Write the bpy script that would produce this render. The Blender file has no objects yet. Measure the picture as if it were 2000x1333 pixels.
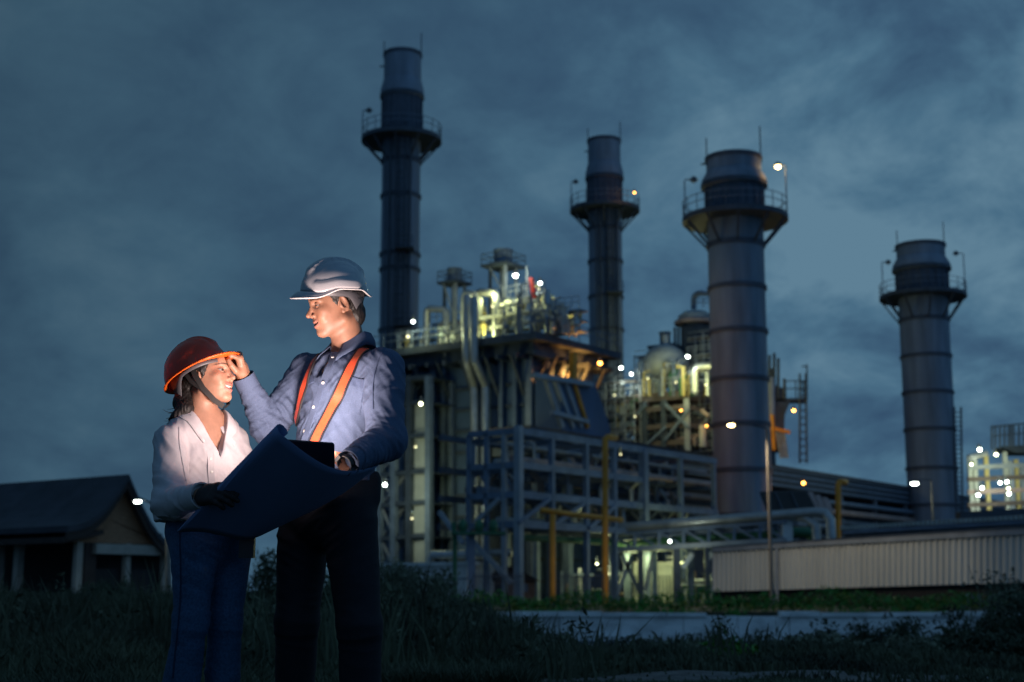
import bpy, bmesh, math, random
import numpy as np
from mathutils import Vector, Matrix, noise
from mathutils.bvhtree import BVHTree
random.seed(7); np.random.seed(7)
C = bpy.context.scene.collection
S = bpy.context.scene
R = math.radians
# ---------------------------------------------------------------- camera
FPX, PITCH, CAMZ = 2000 * 50 / 36.0, R(10.0), 0.6
cam = bpy.data.cameras.new('camera'); camo = bpy.data.objects.new('camera', cam); C.objects.link(camo)
cam.lens = 50; cam.sensor_width = 36; cam.clip_start = 0.1; cam.clip_end = 6000
camo.location = (0, 0, CAMZ); camo.rotation_euler = (R(90) + PITCH, 0, 0)
cam.dof.use_dof = True; cam.dof.focus_distance = 5.0; cam.dof.aperture_fstop = 3.5; cam.dof.aperture_blades = 0
S.camera = camo
# ---------------------------------------------------------------- world, sun, exposure
SUN_EL, SUN_ROT = R(2.0), R(200.0)
W = bpy.data.worlds.new('World'); S.world = W; W.use_nodes = True
nt = W.node_tree; N = nt.nodes; L = nt.links; N.clear()
def nd(t, **k):
    n = N.new(t)
    for a, b in k.items(): setattr(n, a, b)
    return n
out = nd('ShaderNodeOutputWorld'); bg = nd('ShaderNodeBackground'); L.new(bg.outputs[0], out.inputs[0])
bg.inputs[1].default_value = 0.1
sky = nd('ShaderNodeTexSky'); sky.sky_type = 'NISHITA'; sky.sun_disc = False
sky.sun_elevation = SUN_EL; sky.sun_rotation = SUN_ROT; sky.air_density = 1.5; sky.ozone_density = 3
tc = nd('ShaderNodeTexCoord'); sep = nd('ShaderNodeSeparateXYZ'); L.new(tc.outputs['Generated'], sep.inputs[0])
def mth(op, a, b=None, c=None):
    n = nd('ShaderNodeMath', operation=op)
    for i, x in enumerate((a, b, c)):
        if x is None: continue
        if isinstance(x, (int, float)): n.inputs[i].default_value = x
        else: L.new(x, n.inputs[i])
    return n.outputs[0]
zz = mth('ADD', mth('MAXIMUM', sep.outputs[2], 0.0), 0.42)
cx, cy = mth('DIVIDE', sep.outputs[0], zz), mth('DIVIDE', sep.outputs[1], zz)
comb = nd('ShaderNodeCombineXYZ'); L.new(cx, comb.inputs[0]); L.new(cy, comb.inputs[1])
def wnoise(scale, detail, rough, dist, off, stretch=(1, 1, 1), rot=0):
    m = nd('ShaderNodeMapping'); m.inputs['Location'].default_value = off; m.inputs['Scale'].default_value = stretch
    m.inputs['Rotation'].default_value = (0, 0, rot); L.new(comb.outputs[0], m.inputs[0])
    n = nd('ShaderNodeTexNoise'); n.inputs['Scale'].default_value = scale; n.inputs['Detail'].default_value = detail
    n.inputs['Roughness'].default_value = rough; n.inputs['Distortion'].default_value = dist; L.new(m.outputs[0], n.inputs[0]); return n.outputs[0]
n1 = wnoise(2.1, 4, 0.55, 0.15, (3.1, 1.7, 0)); n2 = wnoise(6.5, 9, 0.62, 0.25, (0.4, 5.2, 0), (1, 0.9, 1), 0.6)
cl = mth('ADD', mth('MULTIPLY', n1, 0.50), mth('MULTIPLY', n2, 0.50))
# the overcast is smoother on the west (left) side and more broken on the right
east = mth('MULTIPLY_ADD', sep.outputs[0], 1.6, 0.60)
ec = nd('ShaderNodeClamp'); L.new(east, ec.inputs[0]); ec.inputs[1].default_value = 0.42; ec.inputs[2].default_value = 1.0
cl2 = mth('MULTIPLY_ADD', mth('SUBTRACT', cl, 0.5), mth('MULTIPLY', ec.outputs[0], 4.6), 0.5)
ramp = nd('ShaderNodeValToRGB'); L.new(cl2, ramp.inputs[0])
e = ramp.color_ramp.elements
e[0].position = 0.05; e[0].color = (0.024, 0.056, 0.106, 1)
e[1].position = 0.98; e[1].color = (0.084, 0.162, 0.226, 1)
for p, c in ((0.36, (0.035, 0.082, 0.138, 1)), (0.62, (0.050, 0.114, 0.176, 1))):
    k = e.new(p); k.color = c
# a brighter band low over the plant, darker towards the far left
bx = mth('MULTIPLY_ADD', sep.outputs[0], 0.9, 0.93)
bz = mth('MULTIPLY_ADD', sep.outputs[2], -0.35, 1.14)
bb = nd('ShaderNodeClamp'); L.new(mth('MULTIPLY', bx, bz), bb.inputs[0]); bb.inputs[1].default_value = 0.6; bb.inputs[2].default_value = 1.12
mul = nd('ShaderNodeVectorMath', operation='SCALE'); L.new(ramp.outputs[0], mul.inputs[0]); L.new(mth('MULTIPLY', bb.outputs[0], 11.8), mul.inputs['Scale'])
sks = nd('ShaderNodeVectorMath', operation='SCALE'); L.new(sky.outputs[0], sks.inputs[0]); sks.inputs['Scale'].default_value = 0.01
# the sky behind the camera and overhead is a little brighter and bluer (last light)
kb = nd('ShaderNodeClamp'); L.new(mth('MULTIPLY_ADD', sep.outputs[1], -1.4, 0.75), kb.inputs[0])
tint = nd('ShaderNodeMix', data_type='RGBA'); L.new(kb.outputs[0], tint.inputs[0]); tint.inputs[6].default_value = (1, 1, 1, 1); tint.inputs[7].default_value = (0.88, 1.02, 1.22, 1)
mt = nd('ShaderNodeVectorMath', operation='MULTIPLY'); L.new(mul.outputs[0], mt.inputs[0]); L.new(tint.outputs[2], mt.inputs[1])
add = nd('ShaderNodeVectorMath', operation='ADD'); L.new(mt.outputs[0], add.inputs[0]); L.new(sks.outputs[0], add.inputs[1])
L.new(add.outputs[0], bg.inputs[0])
sl = bpy.data.lights.new('sun', 'SUN'); sl.energy = 0.02; sl.angle = R(30); sl.color = (0.75, 0.85, 1.0)
so = bpy.data.objects.new('sun', sl); C.objects.link(so); so.rotation_euler = (R(55), 0, R(-20)); so.location = (0, -20, 60)
S.view_settings.view_transform = 'Standard'; S.view_settings.look = 'None'; S.view_settings.exposure = 0; S.view_settings.gamma = 1
S.render.engine = 'CYCLES'; S.cycles.use_denoising = True; S.cycles.use_light_tree = True
S.cycles.max_bounces = 6; S.cycles.diffuse_bounces = 3; S.cycles.glossy_bounces = 3; S.cycles.transmission_bounces = 3
S.cycles.sample_clamp_indirect = 6; S.cycles.caustics_reflective = False; S.cycles.caustics_refractive = False
# ---------------------------------------------------------------- geometry of the view
PHI = R(36.0); CS, SN = math.cos(PHI), math.sin(PHI)
ct, st = math.cos(PITCH), math.sin(PITCH)
def ray(px, py):
    u = (666.5 - py) / FPX
    return Vector(((px - 1000) / FPX, ct - u * st, st + u * ct))
def at(px, py, Y):
    d = ray(px, py); return Vector((0, 0, CAMZ)) + d * (Y / d.y)
def pl(a, b, z=0):                      # plant grid -> world
    return Vector((a * CS + b * SN, -a * SN + b * CS, z))
def ab(v):                              # world -> plant grid
    return (v.x * CS - v.y * SN, v.x * SN + v.y * CS, v.z)
def on_b(px, py, b):
    d = ray(px, py); k = b / (d.x * SN + d.y * CS); v = Vector((0, 0, CAMZ)) + d * k; return Vector(ab(v))
def on_a(px, py, a):
    d = ray(px, py); k = a / (d.x * CS - d.y * SN); v = Vector((0, 0, CAMZ)) + d * k; return Vector(ab(v))
def on_y(px, py, Y): return Vector(ab(at(px, py, Y)))
# ---------------------------------------------------------------- materials
MATS = {}
def mat(name, col, rough=0.6, metal=0.0, var=0.2, scale=2.0, bump=0.0, bscale=None, stretch=(1, 1, 1), sss=0.0, spec=0.5, coat=0.0, attr=None, trans=0.0, detail=5):
    m = bpy.data.materials.new(name); m.use_nodes = True; t = m.node_tree; n = t.nodes; l = t.links
    b = n['Principled BSDF']; b.inputs['Roughness'].default_value = rough; b.inputs['Metallic'].default_value = metal
    b.inputs['Specular IOR Level'].default_value = spec; b.inputs['Coat Weight'].default_value = coat; b.inputs['Coat Roughness'].default_value = 0.08
    if sss: b.inputs['Subsurface Weight'].default_value = sss; b.inputs['Subsurface Radius'].default_value = (1, .35, .2); b.inputs['Subsurface Scale'].default_value = 0.006
    tcn = n.new('ShaderNodeTexCoord'); mp = n.new('ShaderNodeMapping'); mp.inputs['Scale'].default_value = stretch; l.new(tcn.outputs['Object'], mp.inputs[0])
    ns = n.new('ShaderNodeTexNoise'); ns.inputs['Scale'].default_value = scale; ns.inputs['Detail'].default_value = detail; ns.inputs['Roughness'].default_value = 0.6
    l.new(mp.outputs[0], ns.inputs[0])
    mr = n.new('ShaderNodeMapRange'); mr.inputs[1].default_value = 0.3; mr.inputs[2].default_value = 0.7; mr.inputs[3].default_value = 1 - var; mr.inputs[4].default_value = 1 + var
    l.new(ns.outputs[0], mr.inputs[0])
    vm = n.new('ShaderNodeVectorMath'); vm.operation = 'SCALE'
    if attr:
        at_ = n.new('ShaderNodeAttribute'); at_.attribute_name = attr; l.new(at_.outputs['Color'], vm.inputs[0])
    else: vm.inputs[0].default_value = col
    l.new(mr.outputs[0], vm.inputs['Scale']); l.new(vm.outputs[0], b.inputs['Base Color'])
    if bump:
        nb = n.new('ShaderNodeTexNoise'); nb.inputs['Scale'].default_value = bscale or scale * 4; nb.inputs['Detail'].default_value = 4; l.new(mp.outputs[0], nb.inputs[0])
        bp = n.new('ShaderNodeBump'); bp.inputs['Strength'].default_value = bump; bp.inputs['Distance'].default_value = 0.01; l.new(nb.outputs[0], bp.inputs['Height']); l.new(bp.outputs[0], b.inputs['Normal'])
    if trans:
        tr = n.new('ShaderNodeBsdfTranslucent'); l.new(vm.outputs[0], tr.inputs[0]); mx = n.new('ShaderNodeMixShader'); mx.inputs[0].default_value = trans
        l.new(b.outputs[0], mx.inputs[1]); l.new(tr.outputs[0], mx.inputs[2]); l.new(mx.outputs[0], n['Material Output'].inputs[0])
    MATS[name] = m; return m
def emit(name, col, strength):
    m = bpy.data.materials.new(name); m.use_nodes = True; t = m.node_tree; n = t.nodes; b = n['Principled BSDF']
    b.inputs['Base Color'].default_value = (0.6, 0.6, 0.6, 1); b.inputs['Emission Color'].default_value = (*col, 1); b.inputs['Emission Strength'].default_value = strength
    MATS[name] = m; return m
M = MATS
mat('stack_paint', (0.21, 0.26, 0.335), 0.65, 0, 0.30, 0.9, stretch=(1, 1, 0.12), bump=0.1, bscale=1.5)
mat('stack_dark', (0.08, 0.10, 0.14), 0.7, 0, 0.2, 0.8)
mat('steel_dark', (0.06, 0.078, 0.108), 0.6, 0, 0.3, 1.5)
mat('steel_grey', (0.16, 0.21, 0.29), 0.55, 0, 0.25, 1.2)
mat('steel_pale', (0.33, 0.36, 0.40), 0.5, 0, 0.2, 1.2)
mat('cladding', (0.085, 0.14, 0.235), 0.55, 0, 0.25, 0.35, stretch=(1, 1, 0.4))
mat('cladding_pale', (0.5, 0.52, 0.48), 0.6, 0, 0.2, 0.6)
mat('insulation', (0.45, 0.46, 0.46), 0.38, 0.55, 0.2, 1.5)
mat('ochre_paint_and_glow', (0.78, 0.31, 0.03), 0.55, 0, 0.25, 1.0)  # real ochre on the gas pipes, painted lamp spill on the boiler duct
mat('yellow_paint', (0.50, 0.40, 0.15), 0.5, 0, 0.15, 1.0)
mat('green_paint', (0.04, 0.16, 0.08), 0.6, 0, 0.2, 1.0)
mat('red_paint', (0.75, 0.02, 0.015), 0.55, 0, 0.15, 1.5)
mat('rust_brown', (0.13, 0.10, 0.09), 0.75, 0, 0.3, 0.8)
mat('pipe_rose', (0.42, 0.30, 0.27), 0.55, 0, 0.2, 0.8)
mat('black_panel', (0.012, 0.012, 0.014), 0.6, 0, 0.3, 1.0)
mat('vessel_grey', (0.40, 0.42, 0.42), 0.5, 0.2, 0.2, 0.5)
mat('brick_brown', (0.24, 0.15, 0.11), 0.85, 0, 0.25, 2.0)
mat('concrete_white', (0.72, 0.74, 0.74), 0.8, 0, 0.22, 0.8, bump=0.3, bscale=6)
mat('roof_tile', (0.05, 0.055, 0.07), 0.75, 0, 0.3, 1.2)
mat('timber_gable', (0.38, 0.20, 0.11), 0.8, 0, 0.25, 3.0, stretch=(1, 1, 6))
mat('timber_dark', (0.05, 0.035, 0.03), 0.8, 0, 0.3, 2.0)
mat('plaster', (0.40, 0.37, 0.32), 0.8, 0, 0.2, 1.5)
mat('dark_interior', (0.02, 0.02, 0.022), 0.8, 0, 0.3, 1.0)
# ---------------------------------------------------------------- mesh builder
ORG = {}
class MB:
    def __init__(s): s.v = []; s.f = []
    def _add(s, vs, fs):
        o = len(s.v); s.v += [tuple(v) for v in vs]; s.f += [tuple(i + o for i in f) for f in fs]; return s
    def box(s, lo, hi):
        x0, y0, z0 = lo; x1, y1, z1 = hi
        return s._add([(x0, y0, z0), (x1, y0, z0), (x1, y1, z0), (x0, y1, z0), (x0, y0, z1), (x1, y0, z1), (x1, y1, z1), (x0, y1, z1)],
                      [(0, 3, 2, 1), (4, 5, 6, 7), (0, 1, 5, 4), (1, 2, 6, 5), (2, 3, 7, 6), (3, 0, 4, 7)])
    def cbox(s, c, d): return s.box([c[i] - d[i] / 2 for i in range(3)], [c[i] + d[i] / 2 for i in range(3)])
    def beam(s, p, q, w, h=None):
        p, q = Vector(p), Vector(q); h = h or w; d = (q - p).normalized(); up = Vector((0, 0, 1)) if abs(d.z) < 0.95 else Vector((1, 0, 0))
        x = d.cross(up).normalized() * (w / 2); y = x.cross(d).normalized() * (h / 2)
        vs = [p - x - y, p + x - y, p + x + y, p - x + y, q - x - y, q + x - y, q + x + y, q - x + y]
        return s._add(vs, [(0, 1, 2, 3), (7, 6, 5, 4), (0, 4, 5, 1), (1, 5, 6, 2), (2, 6, 7, 3), (3, 7, 4, 0)])
    def tube(s, pts, r, n=10, caps=True):
        pts = [Vector(p) for p in pts]; rs = r if isinstance(r, (list, tuple)) else [r] * len(pts)
        o = len(s.v); ref = None
        for i, p in enumerate(pts):
            d = (pts[min(i + 1, len(pts) - 1)] - pts[max(i - 1, 0)]).normalized()
            if ref is None: ref = d.orthogonal().normalized()
            x = (ref - d * ref.dot(d)).normalized(); ref = x; y = d.cross(x)
            for k in range(n):
                a = 2 * math.pi * k / n; s.v.append(tuple(p + (x * math.cos(a) + y * math.sin(a)) * rs[i]))
        for i in range(len(pts) - 1):
            for k in range(n):
                k2 = (k + 1) % n; s.f.append((o + i * n + k, o + i * n + k2, o + (i + 1) * n + k2, o + (i + 1) * n + k))
        if caps:
            s.f.append(tuple(o + k for k in reversed(range(n)))); s.f.append(tuple(o + (len(pts) - 1) * n + k for k in range(n)))
        return s
    def lathe(s, prof, c=(0, 0, 0), n=32, caps=True):
        o = len(s.v)
        for r, z in prof:
            for k in range(n):
                a = 2 * math.pi * k / n; s.v.append((c[0] + r * math.cos(a), c[1] + r * math.sin(a), c[2] + z))
        for i in range(len(prof) - 1):
            for k in range(n):
                k2 = (k + 1) % n; s.f.append((o + i * n + k, o + i * n + k2, o + (i + 1) * n + k2, o + (i + 1) * n + k))
        if caps:
            s.f.append(tuple(o + k for k in reversed(range(n)))); s.f.append(tuple(o + (len(prof) - 1) * n + k for k in range(n)))
        return s
    def ring(s, c, Rr, r, n=32, m=6):
        o = len(s.v)
        for k in range(n):
            a = 2 * math.pi * k / n
            for j in range(m):
                b = 2 * math.pi * j / m; q = Rr + r * math.cos(b); s.v.append((c[0] + q * math.cos(a), c[1] + q * math.sin(a), c[2] + r * math.sin(b)))
        for k in range(n):
            for j in range(m):
                k2, j2 = (k + 1) % n, (j + 1) % m; s.f.append((o + k * m + j, o + k2 * m + j, o + k2 * m + j2, o + k * m + j2))
        return s
    def prism(s, poly, off):                # polygon of 3-D points pushed along off
        p = [Vector(q) for q in poly]; off = Vector(off); n = len(p)
        return s._add(p + [q + off for q in p], [tuple(reversed(range(n))), tuple(range(n, 2 * n))] + [(i, (i + 1) % n, n + (i + 1) % n, n + i) for i in range(n)])
    def ball(s, c, r, n=12, m=8):
        if not isinstance(r, (list, tuple)): r = (r, r, r)
        o = len(s.v); s.v.append((c[0], c[1], c[2] - r[2]))
        for j in range(1, m):
            t = -math.pi / 2 + math.pi * j / m
            for k in range(n):
                a = 2 * math.pi * k / n; s.v.append((c[0] + r[0] * math.cos(t) * math.cos(a), c[1] + r[1] * math.cos(t) * math.sin(a), c[2] + r[2] * math.sin(t)))
        s.v.append((c[0], c[1], c[2] + r[2])); last = len(s.v) - 1
        for k in range(n):
            k2 = (k + 1) % n; s.f.append((o, o + 1 + k2, o + 1 + k)); s.f.append((last, o + 1 + (m - 2) * n + k, o + 1 + (m - 2) * n + k2))
            for j in range(m - 2): s.f.append((o + 1 + j * n + k, o + 1 + j * n + k2, o + 1 + (j + 1) * n + k2, o + 1 + (j + 1) * n + k))
        return s
    def rail(s, pts, h=1.1, gap=1.5, r=0.03, closed=False):
        pts = [Vector(p) for p in pts]
        if closed: pts = pts + [pts[0]]
        up = Vector((0, 0, 1))
        for p, q in zip(pts, pts[1:]):
            for k in (0.55, 1.0): s.tube([p + up * h * k, q + up * h * k], r, 5)
            m = max(1, round((q - p).length / gap))
            for i in range(m + 1): w = p.lerp(q, i / m); s.tube([w, w + up * h], r, 5)
        return s
    def build(s, name, m, parent=None, smooth=False, org=None):
        me = bpy.data.meshes.new(name)
        o = org if org is not None else (ORG[parent.name] if parent is not None and parent.name in ORG else (0, 0, 0))
        me.from_pydata([(v[0] - o[0], v[1] - o[1], v[2] - o[2]) for v in s.v], [], s.f); me.update()
        if m: me.materials.append(M[m] if isinstance(m, str) else m)
        if smooth: me.shade_smooth(); me.set_sharp_from_angle(angle=R(40))
        ob = bpy.data.objects.new(name, me); C.objects.link(ob)
        if parent is not None:
            ob.parent = parent
            if parent.name in ORG: ORG[ob.name] = ORG[parent.name]
        return ob
def tag(o, label, cat, group=None):
    o['label'] = label; o['category'] = cat
    if group: o['group'] = group
    return o
def thing(name, label, cat, org, group=None, plant=True):
    o = bpy.data.objects.new(name, None); C.objects.link(o); o.empty_display_size = 0.3
    if plant: o.location = pl(*org); o.rotation_euler = (0, 0, -PHI)
    else: o.location = org
    ORG[o.name] = tuple(org); return tag(o, label, cat, group)
def solo(mb, name, m, label, cat, org, group=None, plant=True, smooth=False):
    o = mb.build(name, m, None, smooth, org)
    if plant: o.location = pl(*org); o.rotation_euler = (0, 0, -PHI)
    else: o.location = org
    return tag(o, label, cat, group)
def struct(o, kind='structure'): o['kind'] = kind; return o
LAMPK = 0.40
def lamp_light(parent, col, power, loc=(0, 0, 0), radius=0.15, name='lamp_light', kind='POINT'):
    l = bpy.data.lights.new(name, kind); l.energy = power * LAMPK; l.color = col; l.shadow_soft_size = radius
    o = bpy.data.objects.new(name, l); C.objects.link(o); o.parent = parent; o.location = loc; return o
V = Vector
# ================================================================ chimneys
GZ = -0.1                                # level of the plant yard
def chimney(label, bpx, Y, dia, y, rings, wide, ladder, name='chimney'):
    base = at(bpx, 1156, Y); bx, by = base.x, base.y; r = dia / 2
    zf = lambda py: at(bpx, py, Y - r).z
    t = thing(name, label, 'chimney', (bx, by, GZ), None, plant=False); c = (bx, by, 0)
    top, cb, ct_, lo, dk, br = [zf(q) for q in y]   # top, collar bottom, collar top, louvre foot, deck, brace foot
    MB().lathe([(r, GZ), (r, lo)], c, 40).build('shaft', 'stack_paint', t, True)
    for q in rings: MB().lathe([(r + .004, -0.16), (r + .14, -0.16), (r + .14, 0.16), (r + .004, 0.16)], (bx, by, zf(q)), 40, False).build('stiffener_ring', 'stack_dark', t, True)
    k = 1.10 if wide else 1.07
    sec = MB().lathe([(r * 1.03, lo), (r * 1.03, cb)], c, 40).build('louvre_section', 'stack_dark', t, True)
    m = MB()
    for i in range(20):
        a = 2 * math.pi * i / 20; m.cbox((bx + math.cos(a) * r * 1.05, by + math.sin(a) * r * 1.05, (lo + cb) / 2), (0.16, 0.16, cb - lo - 0.3))
    m.build('fin', 'stack_dark', sec)
    MB().lathe([(r * 1.045, cb - 0.1), (r * (k + .07), cb + 0.05), (r * (k + .07), cb + (ct_ - cb) * .45), (r * 1.0, ct_), (r * .9, ct_)], c, 40).build('collar', 'stack_paint', t, True)
    MB().lathe([(r * (k + .08), cb - 0.02), (r * (k + .10), cb - 0.02), (r * (k + .10), cb + .32), (r * (k + .08), cb + .32)], c, 40, False).build('collar_band', 'steel_dark', t, True)
    MB().lathe([(r * .985, ct_ - .2), (r * .985, top - .05), (r * .87, top - .05), (r * .87, ct_)], c, 40, False).build('mouth', 'stack_paint', t, True)
    MB().lathe([(r * .99, top - .3), (r * 1.04, top - .3), (r * 1.04, top), (r * .86, top)], c, 40, False).build('rim', 'stack_dark', t, True)
    pr = r + (2.05 if not wide else 2.0)
    pf = MB().lathe([(r + .01, dk - .28), (pr, dk - .28), (pr, dk + .12), (r * 1.04, dk + .12)], c, 40, False).build('platform', 'steel_dark', t)
    m = MB(); npst = 20; pp = [V((bx + math.cos(2 * math.pi * i / npst) * (pr - .06), by + math.sin(2 * math.pi * i / npst) * (pr - .06), dk + .12)) for i in range(npst)]
    m.rail(pp, 1.3, 9, .035, True); m.build('railing', 'steel_grey', pf)
    for i in range(10):
        a = 2 * math.pi * (i + .35) / 10; ca, sa = math.cos(a), math.sin(a)
        MB().beam((bx + ca * (r + .1), by + sa * (r + .1), br), (bx + ca * (pr - .2), by + sa * (pr - .2), dk - .3), .16).build('bracket', 'steel_dark', t)
    MB().lathe([(r + .004, -.2), (r + .12, -.2), (r + .12, .2), (r + .004, .2)], (bx, by, br), 40, False).build('bracket_ring', 'stack_dark', t, True)
    for sg, hh in ((-1, 1.6), (1, 2.6)):
        MB().tube([(bx + sg * r * .98, by - .2, top - .6), (bx + sg * r * .98, by - .2, top + hh * (1.0 if wide else .8))], .05, 6).build('lightning_rod', 'steel_dark', t)
    MB().beam((bx - r * 1.2, by - .3, (top + ct_) / 2), (bx - r * .9, by - .3, (top + ct_) / 2), .12).build('inspection_port', 'steel_dark', t)
    if ladder:
        m = MB(); dx, dy = ladder; d = V((dx, dy, 0)).normalized(); sd = V((-d.y, d.x, 0)); b0 = V((bx, by, 0)) + d * (r + .25)
        for s_ in (-.42, .42): m.beam(b0 + sd * s_ + V((0, 0, GZ)), b0 + sd * s_ + V((0, 0, dk)), .09)
        z = 1.0
        while z < dk: m.beam(b0 - sd * .42 + V((0, 0, z)), b0 + sd * .42 + V((0, 0, z)), .05); z += .8
        z = 4.0
        while z < dk - 1:
            h = [b0 + sd * .45 * math.cos(a) + d * (.75 * math.sin(a)) + V((0, 0, z)) for a in [math.pi * i / 6 for i in range(7)]]
            m.tube(h, .035, 4, False); z += 1.2
        for s_ in (-.35, 0, .35): m.beam(b0 + sd * s_ + d * .72 + V((0, 0, 3)), b0 + sd * s_ + d * .72 + V((0, 0, dk)), .035)
        m.build('ladder', 'steel_dark', t)
        m = MB(); q = b0 - sd * 1.0
        m.tube([q + V((0, 0, GZ)), q + V((0, 0, dk - .4))], .13, 8); m.tube([q - sd * .4 + V((0, 0, GZ)), q - sd * .4 + V((0, 0, dk - .4))], .08, 8)
        q = b0 - d * .1 + sd * .95; m.beam(q + V((0, 0, GZ)), q + V((0, 0, dk - .4)), .5, .2); q = b0 - d * .12 - sd * .1; m.beam(q + V((0, 0, GZ)), q + V((0, 0, dk - .4)), 1.1, .12)
        m.build('conduit', 'steel_dark', t)
        for q in rings[1::2]:
            ld = MB().cbox(tuple(b0 + d * .5 + sd * .5 + V((0, 0, zf(q)))), (1.8, 1.8, .12))
            ld.rail([b0 + d * 1.3 + sd * (-.4) + V((0, 0, zf(q))), b0 + d * 1.3 + sd * 1.3 + V((0, 0, zf(q)))], 1.1, 1.0, .035); ld.build('landing', 'steel_dark', t)
    return t, (bx, by), dk + .12, pr, zf
chA = chimney('tallest slim chimney with caged ladder behind the left end of the boiler house', 772, 133, 3.72, (92, 180, 146, 246, 262, 306), (375, 490, 520, 640, 760, 880, 1000), False, (.05, -1))
chB = chimney('slim grey chimney rising between the boiler house and the domed vessel', 1190, 154, 3.72, (264, 343, 312, 396, 402, 441), (505, 575, 640, 760, 880, 1000), False, (.12, -1))
chC = chimney('broad grey chimney standing behind the pipe bridge, street lamp in front of it', 1456, 111, 4.46, (292, 352, 322, 410, 414, 468), (553, 640, 735, 825, 915, 1005), True, None)
chD = chimney('broad chimney farthest to the right, behind the long corrugated shed', 1832, 152, 5.25, (468, 520, 494, 565, 570, 618), (690, 762, 835, 912, 985), True, None)
# lamps on chimney platforms: posts with a bent arm
emit('lamp_white', (0.86, 1.0, 0.88), 26); emit('lamp_warm', (1.0, 0.70, 0.26), 24); emit('lamp_orange', (1.0, 0.40, 0.06), 15); emit('lamp_green', (0.95, 1.0, 0.55), 16); emit('lamp_dim', (1.0, 0.92, 0.5), 2.2)
mat('lamp_housing', (0.10, 0.10, 0.11), 0.5)
def platform_lamp(ch, sx, h, lit, label, inward):
    t0, (bx, by), dz, pr, zf = ch
    p = V((bx + sx * (pr - .15), by - .6, dz)); t = thing('platform_lamp', label, 'lamp', tuple(p), 'lamps on the chimney platforms', plant=False)
    e_ = p + V((-sx * inward, 0, h)); MB().tube([p, p + V((0, 0, h - .1)), p + V((-sx * .1, 0, h)), e_], .055, 6).build('pole', 'steel_grey', t)
    hd = MB().lathe([(.12, .25), (.34, 0), (.34, -.08), (.12, -.08)], tuple(e_), 12).build('lamp_head', 'lamp_housing', t)
    b = MB().ball((e_.x, e_.y, e_.z - .12), (.22, .22, .17)).build('bulb', 'lamp_warm' if lit else 'steel_pale', hd, True)
    if lit: lamp_light(t, (1, .55, .2), 160, (e_ - p + V((0, -.1, -.5))))
platform_lamp(chC, -1, 3.0, False, 'unlit lamp on bent pole, left side of the broad central chimney platform', .75)
platform_lamp(chC, 1, 4.2, True, 'lit amber lamp on tall pole above the broad central chimney platform', .6)
platform_lamp(chD, -1, 3.6, False, 'unlit lamp on bent pole, left side of the far right chimney platform', .7)
platform_lamp(chD, 1, 4.6, False, 'unlit lamp on taller bent pole, right side of the far right chimney platform', .8)
platform_lamp(chA, -1, 2.7, False, 'unlit short bent lamp on the tallest chimney platform', .6)
platform_lamp(chB, -1, 3.0, False, 'unlit bent lamp on left side of the second slim chimney platform', .5)
# ================================================================ floodlights anywhere on the plant
def flood(px, py, Y, kind, label, power, r=.24, arm=V((0, .5, .35)), off=V((0, -1.2, 0))):
    p = at(px, py, Y); col = {'white': (.86, 1, .80), 'warm': (1, .72, .3), 'orange': (1, .42, .08), 'green': (.92, 1, .5), 'dim': (.93, 1, .40)}[kind]; r *= .46; power *= 1.35 if kind in ('dim', 'green') else 1
    t = thing('floodlight', label, 'floodlight', tuple(p), 'floodlights on the plant', plant=False)
    hb = MB().lathe([(r * .5, .30), (r * 1.15, .05), (r * 1.15, -.02), (r * .4, -.02)], tuple(p), 12).build('housing', 'lamp_housing', t)
    MB().ball(tuple(p + V((0, -.05, -.12))), (r, r, r * .85)).build('lens', 'lamp_' + kind, hb, True)
    MB().tube([p + V((0, 0, .25)), p + arm * .6 + V((0, 0, .2)), p + arm + V((0, .2, -.3))], .05, 6).build('bracket', 'steel_grey', t)
    if power: lamp_light(t, col, power, off, .3)
    return t
# ================================================================ the boiler house (first unit)
K = on_y(1040, 1156, 100); aK, bK = K.x, K.y
zR = at(1040, 652, 100).z
aL = on_b(772, 1156, bK).x; bR = on_a(1163, 1156, aK).y
t = boiler = thing('boiler_house', 'dark blue clad boiler house with overhanging roof deck behind the steel frames', 'industrial building', (aK, bK, GZ))
MB().box((aL, bK, GZ), (aK, bR, zR - 1.6)).build('wall', 'cladding', t)
def zb(py, px=1040): return on_b(px, py, bK).z
def za(py, px=1040): return on_a(px, py, aK).z
m = MB()
for zz_ in np.arange(1.2, zR - 2.5, 1.55):
    m.box((aL, bK - .22, zz_), (aK + .22, bK - .003, zz_ + .2)); m.box((aK + .003, bK, zz_), (aK + .22, bR, zz_ + .2))
m.build('girt', 'steel_dark', t)
for px in (790, 852, 872, 985, 1012, 1040):
    a = on_b(px, 900, bK).x; w = .5 if px in (1040, 852) else .34
    MB().box((a - w / 2, bK - .5, GZ), (a + w / 2, bK - .225, zR - 1.6)).build('column', 'steel_grey' if px != 1040 else 'steel_pale', t)
for px in (1062, 1090):
    b = on_a(px, 800, aK).y; MB().box((aK + .225, b - .2, GZ), (aK + .5, b + .2, zR - 1.6)).build('column', 'steel_grey', t)
dk = MB().box((aL - 1.2, bK - 2.2, zR - .85), (aK + 1.9, bR + 1.0, zR - .35))
dk.box((aL - .6, bK - 1.2, zR - 1.6), (aK + 1.0, bR + .5, zR - .853)); deck = dk.build('roof_deck', 'steel_dark', t)
m = MB()
for a in np.arange(aL - .5, aK + 1.5, 1.6): m.box((a, bK - 2.0, zR - 1.95), (a + .25, bK + .02, zR - 1.605))
for b in np.arange(bK, bR + .6, 1.6): m.box((aK + .02, b, zR - 1.95), (aK + 1.7, b + .25, zR - 1.605))
m.build('outrigger', 'steel_dark', deck)
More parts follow.
